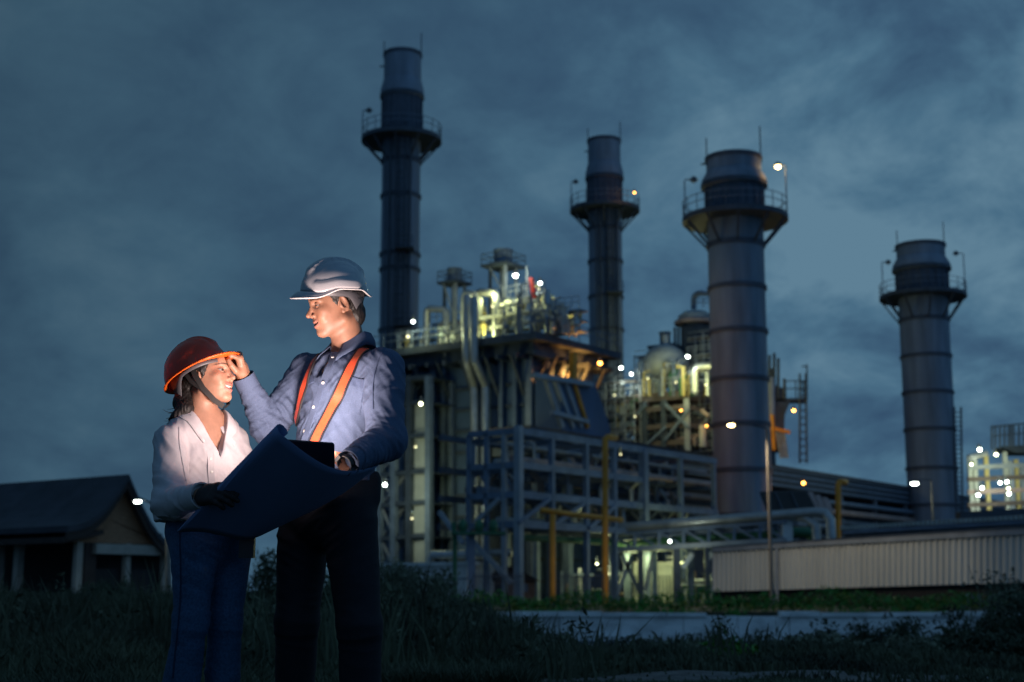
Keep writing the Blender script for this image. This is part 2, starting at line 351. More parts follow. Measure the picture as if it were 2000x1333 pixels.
m = MB().rail([(aL - 1.1, bK - 2.1, zR - .35), (aK + 1.8, bK - 2.1, zR - .35), (aK + 1.8, bR + .9, zR - .35)], 1.2, 1.4, .04); m.build('railing', 'steel_grey', deck)
for i in range(6):
    a = aL + 1 + i * (aK - aL - 1) / 5.2
    MB().beam((a, bK - .3, zR - 4.4), (a, bK - 2.0, zR - 1.7), .2).build('knee_brace', 'steel_dark', t)
for i in range(4):
    b = bK + .6 + i * 2.2
    MB().beam((aK + .3, b, zR - 4.2), (aK + 1.7, b, zR - 1.7), .2).build('knee_brace', 'steel_dark', t)
for i in range(3):
    p, q = on_a(1050 + i * 38, 742 - 4 * i, aK + .62), on_a(1072 + i * 36, 694 - 0 * i, aK + .62)
    MB().beam(p, q, .22).build('lattice_brace', 'steel_dark', t)
# sloping inlet duct on the right hand face
dp = [on_a(px, py, aK + .55) for px, py in ((1046, 742), (1113, 752), (1143, 838), (1143, 990), (1046, 990))]
duct = MB().prism([(aK + .51, p.y, p.z) for p in dp], (2.2, 0, 0)).build('inlet_duct', 'cladding', t)
aD = aK + 2.75
for x0, x1, m_ in ((1066, 1098, 'steel_pale'), (1084, 1118, 'steel_pale'), (1101, 1134, 'steel_pale'), (1118, 1147, 'ochre_paint_and_glow')):
    p, q = on_a(x0, 742, aD), on_a(x1, 836, aD); MB().beam(p, q, .30, .3).build('duct_rib', m_, duct)  # orange floodlight spill put into the last rib's base colour
p, q = on_a(1040, 733, aD + .2), on_a(1155, 752, aD + .2); MB().beam(p, q, .45, .35).build('duct_beam', 'steel_pale', duct)
p, q = on_a(1078, 806, aD + .2), on_a(1147, 824, aD + .2); MB().beam(p, q, .35, .3).build('duct_beam', 'steel_pale', duct)
p, q = on_a(1120, 690, aD), on_a(1119, 752, aD); MB().beam(p, q, .45, .4).build('orange_strut', 'ochre_paint_and_glow', duct)  # strut coloured orange to carry the floodlight spill
flood(1172, 707, 103, 'orange', 'orange floodlight under the right corner of the boiler house roof', 1700, .34, off=V((-1.6, -.8, -1.4)))
# two big pipes that come over the roof edge and run down the front wall
for i, (pxs, lab) in enumerate((((911, 926, 931), 'pale thick downpipe with a jog, left one of the pair on boiler front'), ((926, 948, 948), 'pale thick downpipe with a jog, right one of the pair on boiler front'))):
    bb_ = bK - 1.0; f = lambda px, py, d=0: on_b(px, py, bb_ - d)
    pts = [f(pxs[0], 575 + i * 6, 1.7), f(pxs[0], 690, 1.7), f(pxs[0] + 1, 705, 1.7), f(pxs[1], 752, 0), f(pxs[1] + 1, 765), f(pxs[2], 1092)]
    if i == 0: pts = [f(pxs[0] + 2, 578, 1.0)] + pts[1:]
    pipe = solo(MB().tube(pts, .31, 14), 'downpipe', 'insulation', lab, 'pipe', tuple(pts[-1]), 'thick pipes on the boiler house front', smooth=True)
# roof: raised pipe loops
def loop(px0, px1, ytop, ybot, lab, d=1.3, r=.26, m_='insulation', ymid=None):
    bb_ = bK + d; f = lambda px, py: on_b(px, py, bb_); y2 = ymid or ybot
    pts = [f(px0, ybot), f(px0, ytop + 9), f(px0 + 2, ytop + 3), f(px0 + 6, ytop), f(px1 - 6, ytop + 2), f(px1 - 2, ytop + 5), f(px1, ytop + 11), f(px1, y2)]
    return solo(MB().tube(pts, r, 12), 'pipe_loop', m_, lab, 'pipe', tuple(pts[0]), 'raised pipe loops on the boiler roof', smooth=True)
loop(833, 872, 603, 705, 'upside-down U pipe nearest the left end of the boiler roof')
loop(931, 969, 571, 690, 'tallest upside-down U pipe with a yellow-lit top, centre of boiler roof', .6, .3)
loop(906, 931, 573, 660, 'U pipe joined over the front edge of the boiler roof', .2, .26)
loop(858, 898, 632, 700, 'low upside-down U pipe between the two small roof stacks', 2.2, .2)
loop(985, 1012, 590, 652, 'small upside-down U pipe below the taller roof silencer', 1.0, .2)
# vent silencers on legged towers
def silencer(px, y0, y1, yfoot, w, d, lab):
    bb_ = bK + d; c = on_b(px, y1, bb_); top = on_b(px, y0, bb_).z; ft = on_b(px, yfoot, bb_).z
    t = thing('vent_silencer', lab, 'vent stack', (c.x, c.y, ft), 'silencers on the boiler roof')
    k = w / 2
    MB().lathe([(k, c.z), (k, top), (k * 1.08, top), (k * 1.08, top + .2), (k * .8, top + .2)], (c.x, c.y, 0), 20).build('drum', 'stack_paint', t, True)
    pfm = MB().cbox((c.x, c.y, c.z - .1), (w * 1.75, w * 1.75, .2)); q = w * .85
    pfm.rail([(c.x - q, c.y - q, c.z), (c.x + q, c.y - q, c.z), (c.x + q, c.y + q, c.z), (c.x - q, c.y + q, c.z)], .8, 1.0, .03, True); pfm.build('platform', 'steel_dark', t)
    for sx in (-1, 1):
        for sy in (-1, 1): MB().beam((c.x + sx * k, c.y + sy * k, ft), (c.x + sx * k, c.y + sy * k, c.z - .2), .2).build('leg', 'steel_dark' if sx < 0 else 'steel_pale', t)
    zm = (ft + c.z) / 2
    MB().beam((c.x - k, c.y - k - .11, ft), (c.x + k, c.y - k - .11, zm), .1).beam((c.x + k, c.y - k - .11, zm), (c.x - k, c.y - k - .11, c.z - .2), .1).build('brace', 'steel_pale', t)
    MB().tube([(c.x, c.y, ft), (c.x, c.y, c.z - .2)], .25, 10).build('inlet_pipe', 'insulation', t, True)
silencer(888, 530, 552, 700, 1.1, 2.4, 'shorter vent silencer on dark legs above the boiler roof, left of pair')
silencer(983, 494, 519, 640, 1.4, 2.6, 'taller vent silencer on legs beside the bright floodlight and red panel')
# red panel hanging in the roof pipework
p = on_b(1036, 542, bK + 1); q = on_b(1041, 584, bK + 1)
solo(MB().prism([(p.x - .16, p.y, p.z), (p.x + .16, p.y, p.z - .02), (q.x + .2, q.y, q.z + .2), (q.x + .1, q.y, q.z), (q.x - .1, q.y, q.z + .1)], (0, .18, 0)), 'red_panel', 'red_paint', 'tall narrow red panel among the pipes on the boiler roof', 'panel', (p.x, p.y, q.z))
p0 = on_b(1028, 620, bK + 1.3); p1 = on_b(1030, 520, bK + 1.3)
solo(MB().tube([p0, p1], .07, 6), 'mast', 'steel_pale', 'thin mast behind the red panel on the boiler roof', 'mast', tuple(p0))
# roof clutter: valves, drums, cabinets, short pipes
rc = random.Random(4)
def valve_at(px, py, d, s, lab, foot=None):
    c = on_b(px, py, bK + d); t = thing('valve', lab, 'valve', (c.x, c.y, c.z - s * 1.4), 'valves along the boiler roof')
    MB().lathe([(s * .22, -1.4 * s), (s * .22, -.5 * s), (s * .5, -.3 * s), (s * .5, .3 * s), (s * .2, .5 * s), (s * .2, .9 * s)], tuple(c), 10).build('body', rc.choice(['insulation', 'steel_pale', 'yellow_paint']), t, True)
    MB().ring((c.x, c.y, c.z + s), s * .45, s * .07, 12, 5).build('handwheel', 'steel_pale', t)
vl = 'small pale valve with a handwheel in the lit row on the boiler roof'
for i in range(46):
    px = rc.uniform(935, 1132); e_ = 640 + max(0, (px - 1040)) * .02
    py = rc.uniform(585 + abs(px - 1010) * .22, 640); valve_at(px, py, rc.uniform(-.5, 4), rc.uniform(.3, .6), vl)
for i in range(12): valve_at(rc.uniform(780, 925), rc.uniform(660, 705), rc.uniform(-1.6, 1), rc.uniform(.3, .5), 'small pale valve at the low left end of the boiler roof')
hp = 'thin upright pipe among the valves on the boiler roof'
for i in range(44):
    px = rc.uniform(900, 1128); c = on_b(px, 652, bK + rc.uniform(-.5, 4)); h = rc.uniform(1.2, 3.6) * (1.2 - abs(px - 1010) / 160)
    solo(MB().tube([c, c + V((0, 0, h)), c + V((rc.choice((-1, 1)) * .5, 0, h + .1))], rc.uniform(.07, .14), 7), 'riser_pipe', rc.choice(['insulation', 'steel_pale', 'steel_grey', 'yellow_paint']), hp, 'pipe', tuple(c), 'riser pipes on the boiler roof')
for i, (x0, y0, x1, y1, r_) in enumerate(((935, 622, 1060, 606, .14), (950, 642, 1090, 622, .18), (965, 598, 1050, 588, .12), (840, 655, 905, 648, .12), (1040, 612, 1130, 634, .16), (780, 690, 900, 672, .16))):
    p, q = on_b(x0, y0, bK + .3 + i * .2), on_b(x1, y1, bK + .3 + i * .2)
    solo(MB().tube([p, q], r_, 8), 'header_pipe', 'insulation', ['pale header pipe low across the middle of the boiler roof', 'thick header pipe along the boiler roof edge', 'upper header pipe under the tall silencer', 'short header pipe under the shorter silencer', 'header pipe sloping to the right end of the boiler roof', 'header pipe at the left end of the boiler roof'][i], 'pipe', tuple(p), 'header pipes on the boiler roof', smooth=True)
for gi, (x0, x1, y0, y1, dd, lab) in enumerate(((962, 1062, 588, 648, 1.6, 'two level valve gantry under the tall silencer on the boiler roof'), (1066, 1128, 612, 652, 1.2, 'low valve gantry at the right end of the boiler roof'), (846, 925, 632, 690, 3.0, 'valve gantry between the U pipes on the boiler roof'), (778, 836, 668, 700, 1.0, 'low gantry at the left end of the boiler roof'))):
    g_ = lambda px, py, e_=0: on_b(px, py, bK + dd + e_); p = g_(x0, y1); t = thing('valve_gantry', lab, 'gantry', tuple(p), 'gantries on the boiler roof'); zt0_, zb0_ = g_(x0, y0).z, g_(x0, y1).z; xa, xb = g_(x0, y0).x, g_(x1, y0).x; yy = bK + dd
    n_ = max(3, int((xb - xa) / .9))
    for i in range(n_ + 1): a = xa + (xb - xa) * i / n_; MB().box((a - .06, yy - .06, zb0_), (a + .06, yy + .06, zt0_)).build('post', 'steel_pale' if i % 2 else 'steel_grey', t)
    for k in (0, .5, 1): z = zb0_ + (zt0_ - zb0_) * k; MB().box((xa - .2, yy + .07, z - .1), (xb + .2, yy + 1.1, z)).build('grating', 'steel_grey', t)
    MB().rail([(xa - .2, yy - .09, zt0_), (xb + .2, yy - .09, zt0_)], .9, .6, .03).build('railing', 'steel_pale', t)
    m = MB()
    for i in range(n_): a = xa + (xb - xa) * (i + .5) / n_; zq = zb0_ + (zt0_ - zb0_) * rc.choice((0, .5)); m.tube([(a, yy - .25, zq), (a, yy - .25, zq + rc.uniform(.4, .9)), (a + .3, yy - .25, zq + 1.0)], rc.uniform(.05, .1), 6)
    m.build('branch_pipes', 'insulation', t)
# steps of pipes and drums going down the right hand roof edge
for i, px in enumerate((1068, 1078, 1090, 1101, 1124)):
    c = on_a(px, 648 + (px - 1060) * .16, aK + .8); h = (3.1, 2.4, 2.1, 1.7, 1.9)[i]
    t = thing('relief_valve', ['tallest', 'second tallest', 'middle', 'shortest', 'ball topped'][i] + ' relief vent on the right hand edge of boiler roof', 'vent', tuple(c), 'vents on the boiler roof edge')
    MB().tube([c, c + V((0, 0, h * .7))], .16, 8).build('stem', 'insulation', t, True); MB().lathe([(.3, h * .65), (.34, h * .8), (.22, h)], tuple(c), 10).build('cap', 'insulation' if i < 4 else 'steel_dark', t, True)
flood(1007, 536, 103, 'white', 'big white floodlight below the tall vent silencer', 300, .36, off=V((0, -1.6, -.3)))
flood(1055, 551, 104, 'white', 'white floodlight just right of the red roof panel', 240, .25, off=V((0, -1.2, -1.2)))
flood(1052, 562, 106, 'dim', 'faint lamp under the white floodlight by the red panel', 0, .2)
flood(807, 626, 104, 'white', 'white floodlight against the foot of the tallest chimney', 170, .24, off=V((0, -1, -.8)))
flood(797, 655, 104, 'dim', 'dim yellow lamp under the white floodlight at the tallest chimney', 90, .26)
for i, (px, py, pw) in enumerate(((962, 596, 200), (905, 640, 160), (860, 672, 110), (1010, 618, 170), (1092, 622, 90), (945, 668, 110), (1120, 640, 40))):
    flood(px, py, 102.5, 'dim', ['dim lamp under the tall U pipe', 'dim lamp beside the front edge pipes', 'dim lamp at the left roof U pipe', 'dim lamp below the tall silencer', 'dim lamp at the right roof vents', 'dim lamp low at the roof edge railing', 'dim lamp at the right end of the roof'][i] + ' on the boiler house', pw * 1.5, .2, off=V((0, -.3, .7)))
# ================================================================ lit stair tower left of the boiler house
bT = bK - 3.0; fT = lambda px, py, d=0: on_b(px, py, bT + d)
t = thing('stair_tower', 'green lit open steel stair tower with pale panels behind the man', 'tower', tuple(fT(790, 1170)))
for px in (742, 770, 800, 838):
    p, q = fT(px, 1178), fT(px, 735); MB().beam(p, q, .45).build('column', 'steel_dark' if px == 800 else 'steel_grey', t); MB().beam(p + V((0, 2.6, 0)), q + V((0, 2.6, 0)), .35).build('column', 'steel_grey', t)
for i, py in enumerate((742, 790, 855, 925, 985, 1050, 1110)):
    fl = MB().beam(fT(738, py + 4), fT(842, py - 6), .35, .3)
    fl.box((fT(738, py).x, bT, fT(790, py).z - .1), (fT(842, py).x, bT + 2.8, fT(790, py).z)); fl.build('floor', 'steel_dark', t)
    if i < 6:
        py2 = (742, 790, 855, 925, 985, 1050, 1110)[i + 1]
        MB().beam(fT(745, py2, .9), fT(795, py, .9), .22).build('stair_flight', 'steel_pale', t)
        MB().beam(fT(743, py, .1), fT(770, py2, .1), .14).build('brace', 'steel_pale', t)
MB().box((fT(806, 900).x, bT + .2, GZ), (fT(836, 900).x, bT + .4, fT(820, 790).z)).build('panel', 'cladding_pale', t)
flood(752, 944, 99, 'white', 'white floodlight low behind the man by the blueprint roll', 420, .26, off=V((.8, -.7, -.8)))
flood(822, 786, 97, 'green', 'yellow-green lamp high in the stair tower behind the man', 200, .26, off=V((.3, -1.2, -1.2)))
flood(812, 870, 98, 'dim', 'dim lamp at mid height of the stair tower', 200, .17, off=V((.5, -1.6, -.6)))
flood(805, 1010, 98, 'dim', 'dim lamp near the foot of the stair tower', 260, .17, off=V((.5, -1.6, 1.0)))
# ================================================================ open steel frame in front (pipe rack)
F0 = on_y(1013, 1156, 82); aF, bF = F0.x, F0.y
def frame_y(py): return on_y(1013, py, 82).z
t = rack = thing('pipe_rack', 'open blue grey steel frame of posts and beams in front of boiler house', 'steel frame', (aF, bF, GZ))
zl = [frame_y(q) for q in (842, 908, 966, 1024)]
aFL = on_b(916, 1000, bF).x; bFR = on_a(1262, 1000, aF).y; bFE = on_a(1400, 1000, aF).y
for i, px in enumerate((1013, 985, 950, 916)):
    a = on_b(px, 1000, bF).x; w = .42 if i == 0 else .26
    MB().box((a - w / 2, bF - w / 2, GZ), (a + w / 2, bF + w / 2, zl[0] + (.3 if i == 0 else 0))).build('post', 'steel_pale' if i < 2 else 'steel_grey', t)
for px in (1078, 1145, 1200, 1258, 1330, 1395):
    b = on_a(px, 1000, aF).y; w = .5 if px in (1258,) else .3
    MB().box((aF - w / 2, b - w / 2, GZ), (aF + w / 2, b + w / 2, zl[0])).build('post', 'steel_grey', t)
    MB().box((aF - 6 - w / 2, b - w / 2, GZ), (aF - 6 + w / 2, b + w / 2, zl[0])).build('post', 'steel_grey', t)
for i, z in enumerate(zl):
    MB().box((aFL, bF - .13, z - .18), (aF - .22, bF + .13, z + .18)).build('beam', 'steel_grey', t)
    MB().box((aF - .13, bF + .22, z - .2), (aF + .13, bFE if i in (0, 2) else bFR, z + .2)).build('beam', 'steel_grey', t)
    MB().box((aF - 6.13, bF + .2, z - .18), (aF - 5.87, bFE, z + .18)).build('beam', 'steel_dark', t)
    for b in np.arange(bF + 3, bFE, 3.3): MB().box((aF - 5.86, b, z - .14), (aF - .14, b + .24, z + .14)).build('cross_beam', 'steel_dark', t)
for p, q in (((1013, 1022), (1072, 976)), ((1076, 1030), (1140, 985)), ((1150, 1032), (1200, 990))):
    MB().beam(on_a(*p, aF + .2), on_a(*q, aF + .2), .2).build('brace', 'steel_grey', t)
for p, q in (((918, 1052), (1000, 1140)), ((930, 1020), (975, 975)), ((858, 1000), (905, 1062))):
    MB().beam(on_b(*p, bF - .3), on_b(*q, bF - .3), .24).build('brace', 'steel_pale', t)
# pipes lying inside the rack
pr_ = random.Random(9)
names = ['rose lit pipe on the second level of the steel frame', 'pale pipe on the lowest level of the steel frame', 'dark thin pipe on upper level of the steel frame', 'grey pipe beside the rose pipe in the steel frame', 'thick grey pipe on third level of the frame', 'green pipe low in the steel frame', 'thin pale pipe under the top of the frame', 'dark pipe in the core of the frame']
for i, (da, zi, dz, r_, m_) in enumerate(((-1.2, 1, .45, .24, 'pipe_rose'), (-2.2, 3, .35, .2, 'insulation'), (-3.1, 0, -.5, .12, 'steel_dark'), (-2.4, 1, .4, .18, 'insulation'), (-3.6, 2, .45, .26, 'steel_grey'), (-1.0, 3, -.7, .2, 'green_paint'), (-1.6, 0, -.6, .12, 'steel_pale'), (-4.5, 2, .5, .24, 'rust_brown'))):
    p = V((aF + da, bF + 1, zl[zi] + dz))
    solo(MB().tube([p, (p.x, bFE + 1.5, p.z)], r_, 9), 'rack_pipe', m_, names[i], 'pipe', tuple(p), 'pipes lying in the steel frame', smooth=True)
for i in range(95):
    a = aF - pr_.uniform(.6, 5.4); b = bF + pr_.uniform(2, bFE - bF); z = pr_.choice(zl[1:])
    m = MB().tube([(a, b, z + .2), (a, b, z + pr_.uniform(.8, 1.6)), (a + pr_.choice((-.6, .6)), b, z + 1.7)], pr_.uniform(.07, .15), 7)
    solo(m, 'branch_pipe', pr_.choice(['insulation', 'rust_brown', 'steel_dark', 'pipe_rose', 'steel_grey']), 'short upright branch pipe inside the open steel frame', 'pipe', (a, b, z), 'branch pipes in the steel frame')
# long dark conveyor-like pipe gallery behind the frame, running away to the right
aG = aF - 7.0
g0, g1 = on_a(1032, 832, aG), on_a(1905, 975, aG); zt = g0.z
t = thing('pipe_gallery', 'long dark covered pipe gallery running away right behind the chimneys', 'gallery', (aG, g0.y, GZ))
b0_, b1_ = g0.y, g0.y + 175
MB().box((aG - 3, b0_, zt - 1.9), (aG, b1_, zt - .12)).build('casing', 'steel_dark', t)
m = MB()
for k in range(4): m.box((aG + .003, b0_, zt - 1.8 + k * .5), (aG + .16, b1_, zt - 1.62 + k * .5))
m.build('cable_tray', 'steel_grey', t)
MB().box((aG - 3.4, b0_, GZ), (aG - 3.2, b1_, zt - .13)).build('back_panel', 'steel_dark', t)
MB().box((aG - 3.2, b0_ - .2, zt - .117), (aG + .3, b1_, zt)).build('roof', 'rust_brown', t)
for k in range(20):
    b = b0_ + 1 + k * 8.5; MB().box((aG - .4, b, GZ), (aG - .05, b + .35, zt - 1.9)).build('post', 'steel_grey', t)
    if k < 19: MB().box((aG - .3, b + .35, zt - 4.5), (aG - .1, b + 8.5, zt - 4.2)).build('beam', 'steel_grey', t)
for k, (dz, r_, m_, lb) in enumerate(((-2.7, .22, 'steel_grey', 'grey pipe under the long dark gallery'), (-3.6, .3, 'pipe_rose', 'rose pipe hung under the long dark gallery'), (-5.0, .26, 'steel_grey', 'lower grey pipe under the long dark gallery'), (-6.0, .22, 'steel_dark', 'lowest dark pipe under the long gallery'))):
    p = V((aG + .35, b0_, zt + dz)); solo(MB().tube([p, (p.x, b1_, p.z)], r_, 9), 'gallery_pipe', m_, lb, 'pipe', tuple(p), 'pipes under the gallery', smooth=True)
# ================================================================ ochre gas pipes
def wp(px, py, Y): return on_y(px, py, Y)
Yo = 80
pts = [wp(1182, 1178, 78), wp(1182, 866, 78), wp(1183, 858, 78), wp(1187, 854, 78), wp(1203, 855, 80)]
solo(MB().tube(pts, .17, 10), 'gas_pipe', 'ochre_paint_and_glow', 'tallest ochre standpipe with an elbow at top in front of steel frame', 'pipe', tuple(pts[0]), 'ochre gas pipes', smooth=True)
t = thing('gas_pipe', 'shorter ochre standpipe with a T shaped top inside the steel frame', 'pipe', tuple(wp(1079, 1178, 79)), 'ochre gas pipes')
MB().tube([wp(1079, 1178, 79), wp(1079, 1004, 79)], .17, 10).build('riser', 'ochre_paint_and_glow', t, True)
MB().tube([wp(1056, 996, 79), wp(1078, 999, 79.2), wp(1100, 1003, 80), wp(1215, 1016, 84)], .15, 10).build('cross_pipe', 'ochre_paint_and_glow', t, True)
pts = [wp(1637, 1090, 92), wp(1637, 950, 92), wp(1638, 944, 92), wp(1642, 941, 92), wp(1652, 942, 94)]
solo(MB().tube(pts, .19, 10), 'gas_pipe', 'ochre_paint_and_glow', 'ochre standpipe with elbow right of the pipe bridge', 'pipe', tuple(pts[0]), 'ochre gas pipes', smooth=True)
# ================================================================ second unit between the chimneys
Y2 = 150; U = on_y(1345, 1156, Y2 - 4); aU, bU = U.x, U.y; zU = on_y(1345, 762, Y2 - 4).z
t = thing('lit_platform', 'lamp lit steel platform frame of the second unit behind broad chimney', 'steel frame', (aU, bU, GZ))
aUL = on_b(1185, 775, bU).x; bUR = on_a(1400, 780, aU).y
MB().box((aUL, bU, zU - .9), (aU, bUR + 4, zU)).build('deck', 'rust_brown', t)
for px in (1192, 1222, 1262, 1300, 1345):
    a = on_b(px, 900, bU).x; MB().box((a - .28, bU - .3, GZ), (a + .28, bU - .003, zU - .9)).build('post', 'steel_pale' if px in (1222, 1345) else 'steel_dark', t); MB().box((a - .3, bU + 6, GZ), (a + .3, bU + 6.5, zU - .9)).build('post', 'rust_brown', t)
for py in (800, 835, 868):
    z = on_y(1345, py, Y2 - 4).z; MB().box((aUL, bU - .25, z), (aU, bU - .004, z + .5)).box((aUL, bU + 6.0, z), (aU, bU + 6.3, z + .5)).box((aU + .003, bU, z), (aU + .35, bUR, z + .5)).build('beam', 'rust_brown', t)
for p, q in (((1222, 835), (1262, 790)), ((1300, 790), (1345, 835)), ((1192, 790), (1222, 830)), ((1262, 870), (1300, 835)), ((1300, 860), (1345, 800))):
    MB().beam(on_b(*p, bU - .45), on_b(*q, bU - .45), .26).build('brace', 'steel_grey', t)
MB().rail([(aUL, bU - .1, zU), (aU, bU - .1, zU), (aU, bUR, zU)], 1.4, 1.6, .06).build('railing', 'steel_pale', t)
c = on_b(1300, 715, bU + 3.0); rr = 2.35
v = thing('pressure_vessel', 'round ended pale vessel on the lit platform of the second unit', 'tank', (c.x, c.y, zU))
MB().ball(tuple(c), (rr, rr * 1.2, rr), 24, 16).build('shell', 'vessel_grey', v, True)
for s_ in (-1, 1): MB().box((c.x + s_ * 1.2 - .3, c.y - .6, zU), (c.x + s_ * 1.2 + .3, c.y + .6, c.z - 1.2)).build('saddle', 'steel_grey', v)
MB().tube([c + V((0, 0, rr - .1)), c + V((0, 0, rr + 1.0))], .4, 10).build('nozzle', 'insulation', v, True)
c = on_b(1299, 662, bU + 6); z0 = on_b(1299, 676, bU + 6).z; z1 = on_b(1299, 652, bU + 6).z
v = thing('vent_silencer', 'small boxy silencer above the round vessel of the second unit', 'vent stack', (c.x, c.y, zU), 'silencers on the second unit')
MB().lathe([(.6, z0), (.6, z1), (.7, z1), (.7, z1 + .15)], (c.x, c.y, 0), 16).build('drum', 'stack_paint', v, True)
MB().cbox((c.x, c.y, z0 - .15), (3.2, 2.4, .3)).build('platform', 'steel_dark', v)
for sx in (-1.3, 1.3):
    for sy in (-1, 1): MB().beam((c.x + sx, c.y + sy, zU), (c.x + sx, c.y + sy, z0 - .3), .25).build('leg', 'steel_dark', v)
# domed vessel with a canopy ring
c = on_b(1358, 640, bU + 8); zt_, zs = on_b(1358, 606, bU + 8).z, on_b(1358, 630, bU + 8).z
v = thing('domed_vessel', 'tall dark vessel with a domed hat and hooped pipe beside broad chimney', 'tank', (c.x, c.y, zU))
k = 2.2
MB().lathe([(k * .72, zU), (k * .72, zs)], (c.x, c.y, 0), 24).build('shell', 'steel_dark', v, True)
MB().lathe([(k * .75, zs - .25), (k * 1.05, zs - .25), (k * 1.05, zs + .1), (k * .9, zs + .3)], (c.x, c.y, 0), 24).build('brim', 'pipe_rose', v, True)
MB().lathe([(k * .88, zs + .3), (k * .85, (zs + zt_) / 2), (k * .55, zt_ - .2), (.1, zt_)], (c.x, c.y, 0), 24).build('dome', 'vessel_grey', v, True)
f = lambda px, py: on_b(px, py, bU + 8)
MB().tube([f(1355, 604), f(1355, 585), f(1357, 578), f(1362, 574), f(1370, 573), f(1392, 576), f(1392, 610)], .32, 10).build('hooped_pipe', 'steel_grey', v, True)
MB().rail([f(1356, 600), f(1392, 602)], 1.0, 1.0, .05).build('railing', 'steel_grey', v)
for i in range(10):
    px = 1318 + i * 7; MB().beam(on_b(px, 640, bU + 5.6), on_b(px, 752, bU + 5.6), .22).build('cage_bar', 'steel_dark', v)
u2 = random.Random(12)
for i in range(70):
    px = u2.choice((u2.uniform(1165, 1235), u2.uniform(1240, 1392), u2.uniform(1250, 1390))); lo_ = (770 if px > 1240 else 830)
    c = on_b(px, lo_ + 4, bU + u2.uniform(-.6, 2)); h = u2.uniform(1.0, 3.8)
    solo(MB().tube([c, c + V((0, 0, h)), c + V((u2.choice((-.7, .7)), 0, h + .1))], u2.uniform(.1, .22), 7), 'riser_pipe', u2.choice(['insulation', 'steel_pale', 'yellow_paint', 'green_paint', 'steel_grey']), 'upright pipe in the lamp lit thicket of the second unit', 'pipe', tuple(c), 'riser pipes on the second unit')
f = lambda px, py: on_b(px, py, bU - .6)
solo(MB().tube([f(1357, 768), f(1357, 730), f(1360, 722), f(1367, 716), f(1400, 714)], .4, 12), 'pipe_loop', 'insulation', 'white bent pipe between the round vessel and broad chimney', 'pipe', tuple(f(1357, 768)), 'bent pipes on the second unit', smooth=True)
for i in range(60):
    px = u2.uniform(1170, 1392); py = u2.uniform(795, 872); c = on_b(px, py, bU + u2.uniform(.5, 5)); h = u2.uniform(.8, 2.6)
    d_ = u2.choice((V((0, 0, h)), V((h, 0, 0)), V((h * .7, 0, h * .7)), V((-h * .7, 0, h * .6))))
    solo(MB().tube([c, c + d_], u2.uniform(.12, .3), 7), 'branch_pipe', u2.choice(['insulation', 'rust_brown', 'pipe_rose', 'steel_pale', 'steel_dark']), 'short pipe under the lit deck of the second unit', 'pipe', tuple(c), 'branch pipes under the second unit')
c = on_b(1372, 850, bU - 1.0)
solo(MB().tube([c - V((0, 0, 1.2)), c + V((0, 0, 1.0))], .34, 8), 'standpipe', 'cladding_pale', 'stubby pale lit pipe left of the broad chimney under the deck', 'pipe', tuple(c))
flood(1213, 717, 150, 'white', 'left one of two white floodlights beside the second slim chimney', 160, .34, off=V((0, -1.5, -2)))
flood(1233, 729, 150, 'white', 'right one of two white floodlights beside the second slim chimney', 160, .32, off=V((0, -1.5, -2)))
flood(1343, 695, 146, 'white', 'white floodlight in front of the round vessel', 420, .38, off=V((-.8, -2.2, -1.4)))
for i, (px, py, pw) in enumerate(((1265, 738, 420), (1320, 745, 520), (1378, 750, 600), (1200, 770, 160), (1240, 812, 150), (1330, 800, 160), (1380, 830, 90))):
    flood(px, py, 143, 'dim' if i < 5 else 'orange', ['dim lamp at the left of the round vessel', 'dim lamp in front of the round vessel', 'dim lamp by the white bent pipe', 'dim lamp at foot of second slim chimney', 'dim lamp under the second unit deck', 'small orange lamp under the second unit deck', 'small orange lamp low beside broad chimney'][i], pw, .2, off=V((0, -1.6, .3)))
zq_ = on_b(1280, 800, bU + 9).z
t = thing('boiler_house', 'dark second boiler block behind the lit platform and its braces', 'industrial building', (aU, bU + 9, GZ))
MB().box((aUL - 2, bU + 9, GZ), (aU + 1.5, bU + 18, zq_)).build('wall', 'steel_dark', t)
m = MB()
for i in range(12): a = aUL - 1.5 + i * (aU - aUL + 2.5) / 11.; m.box((a, bU + 8.8, GZ), (a + .2, bU + 8.997, zq_))
m.build('rib', 'steel_grey', t)
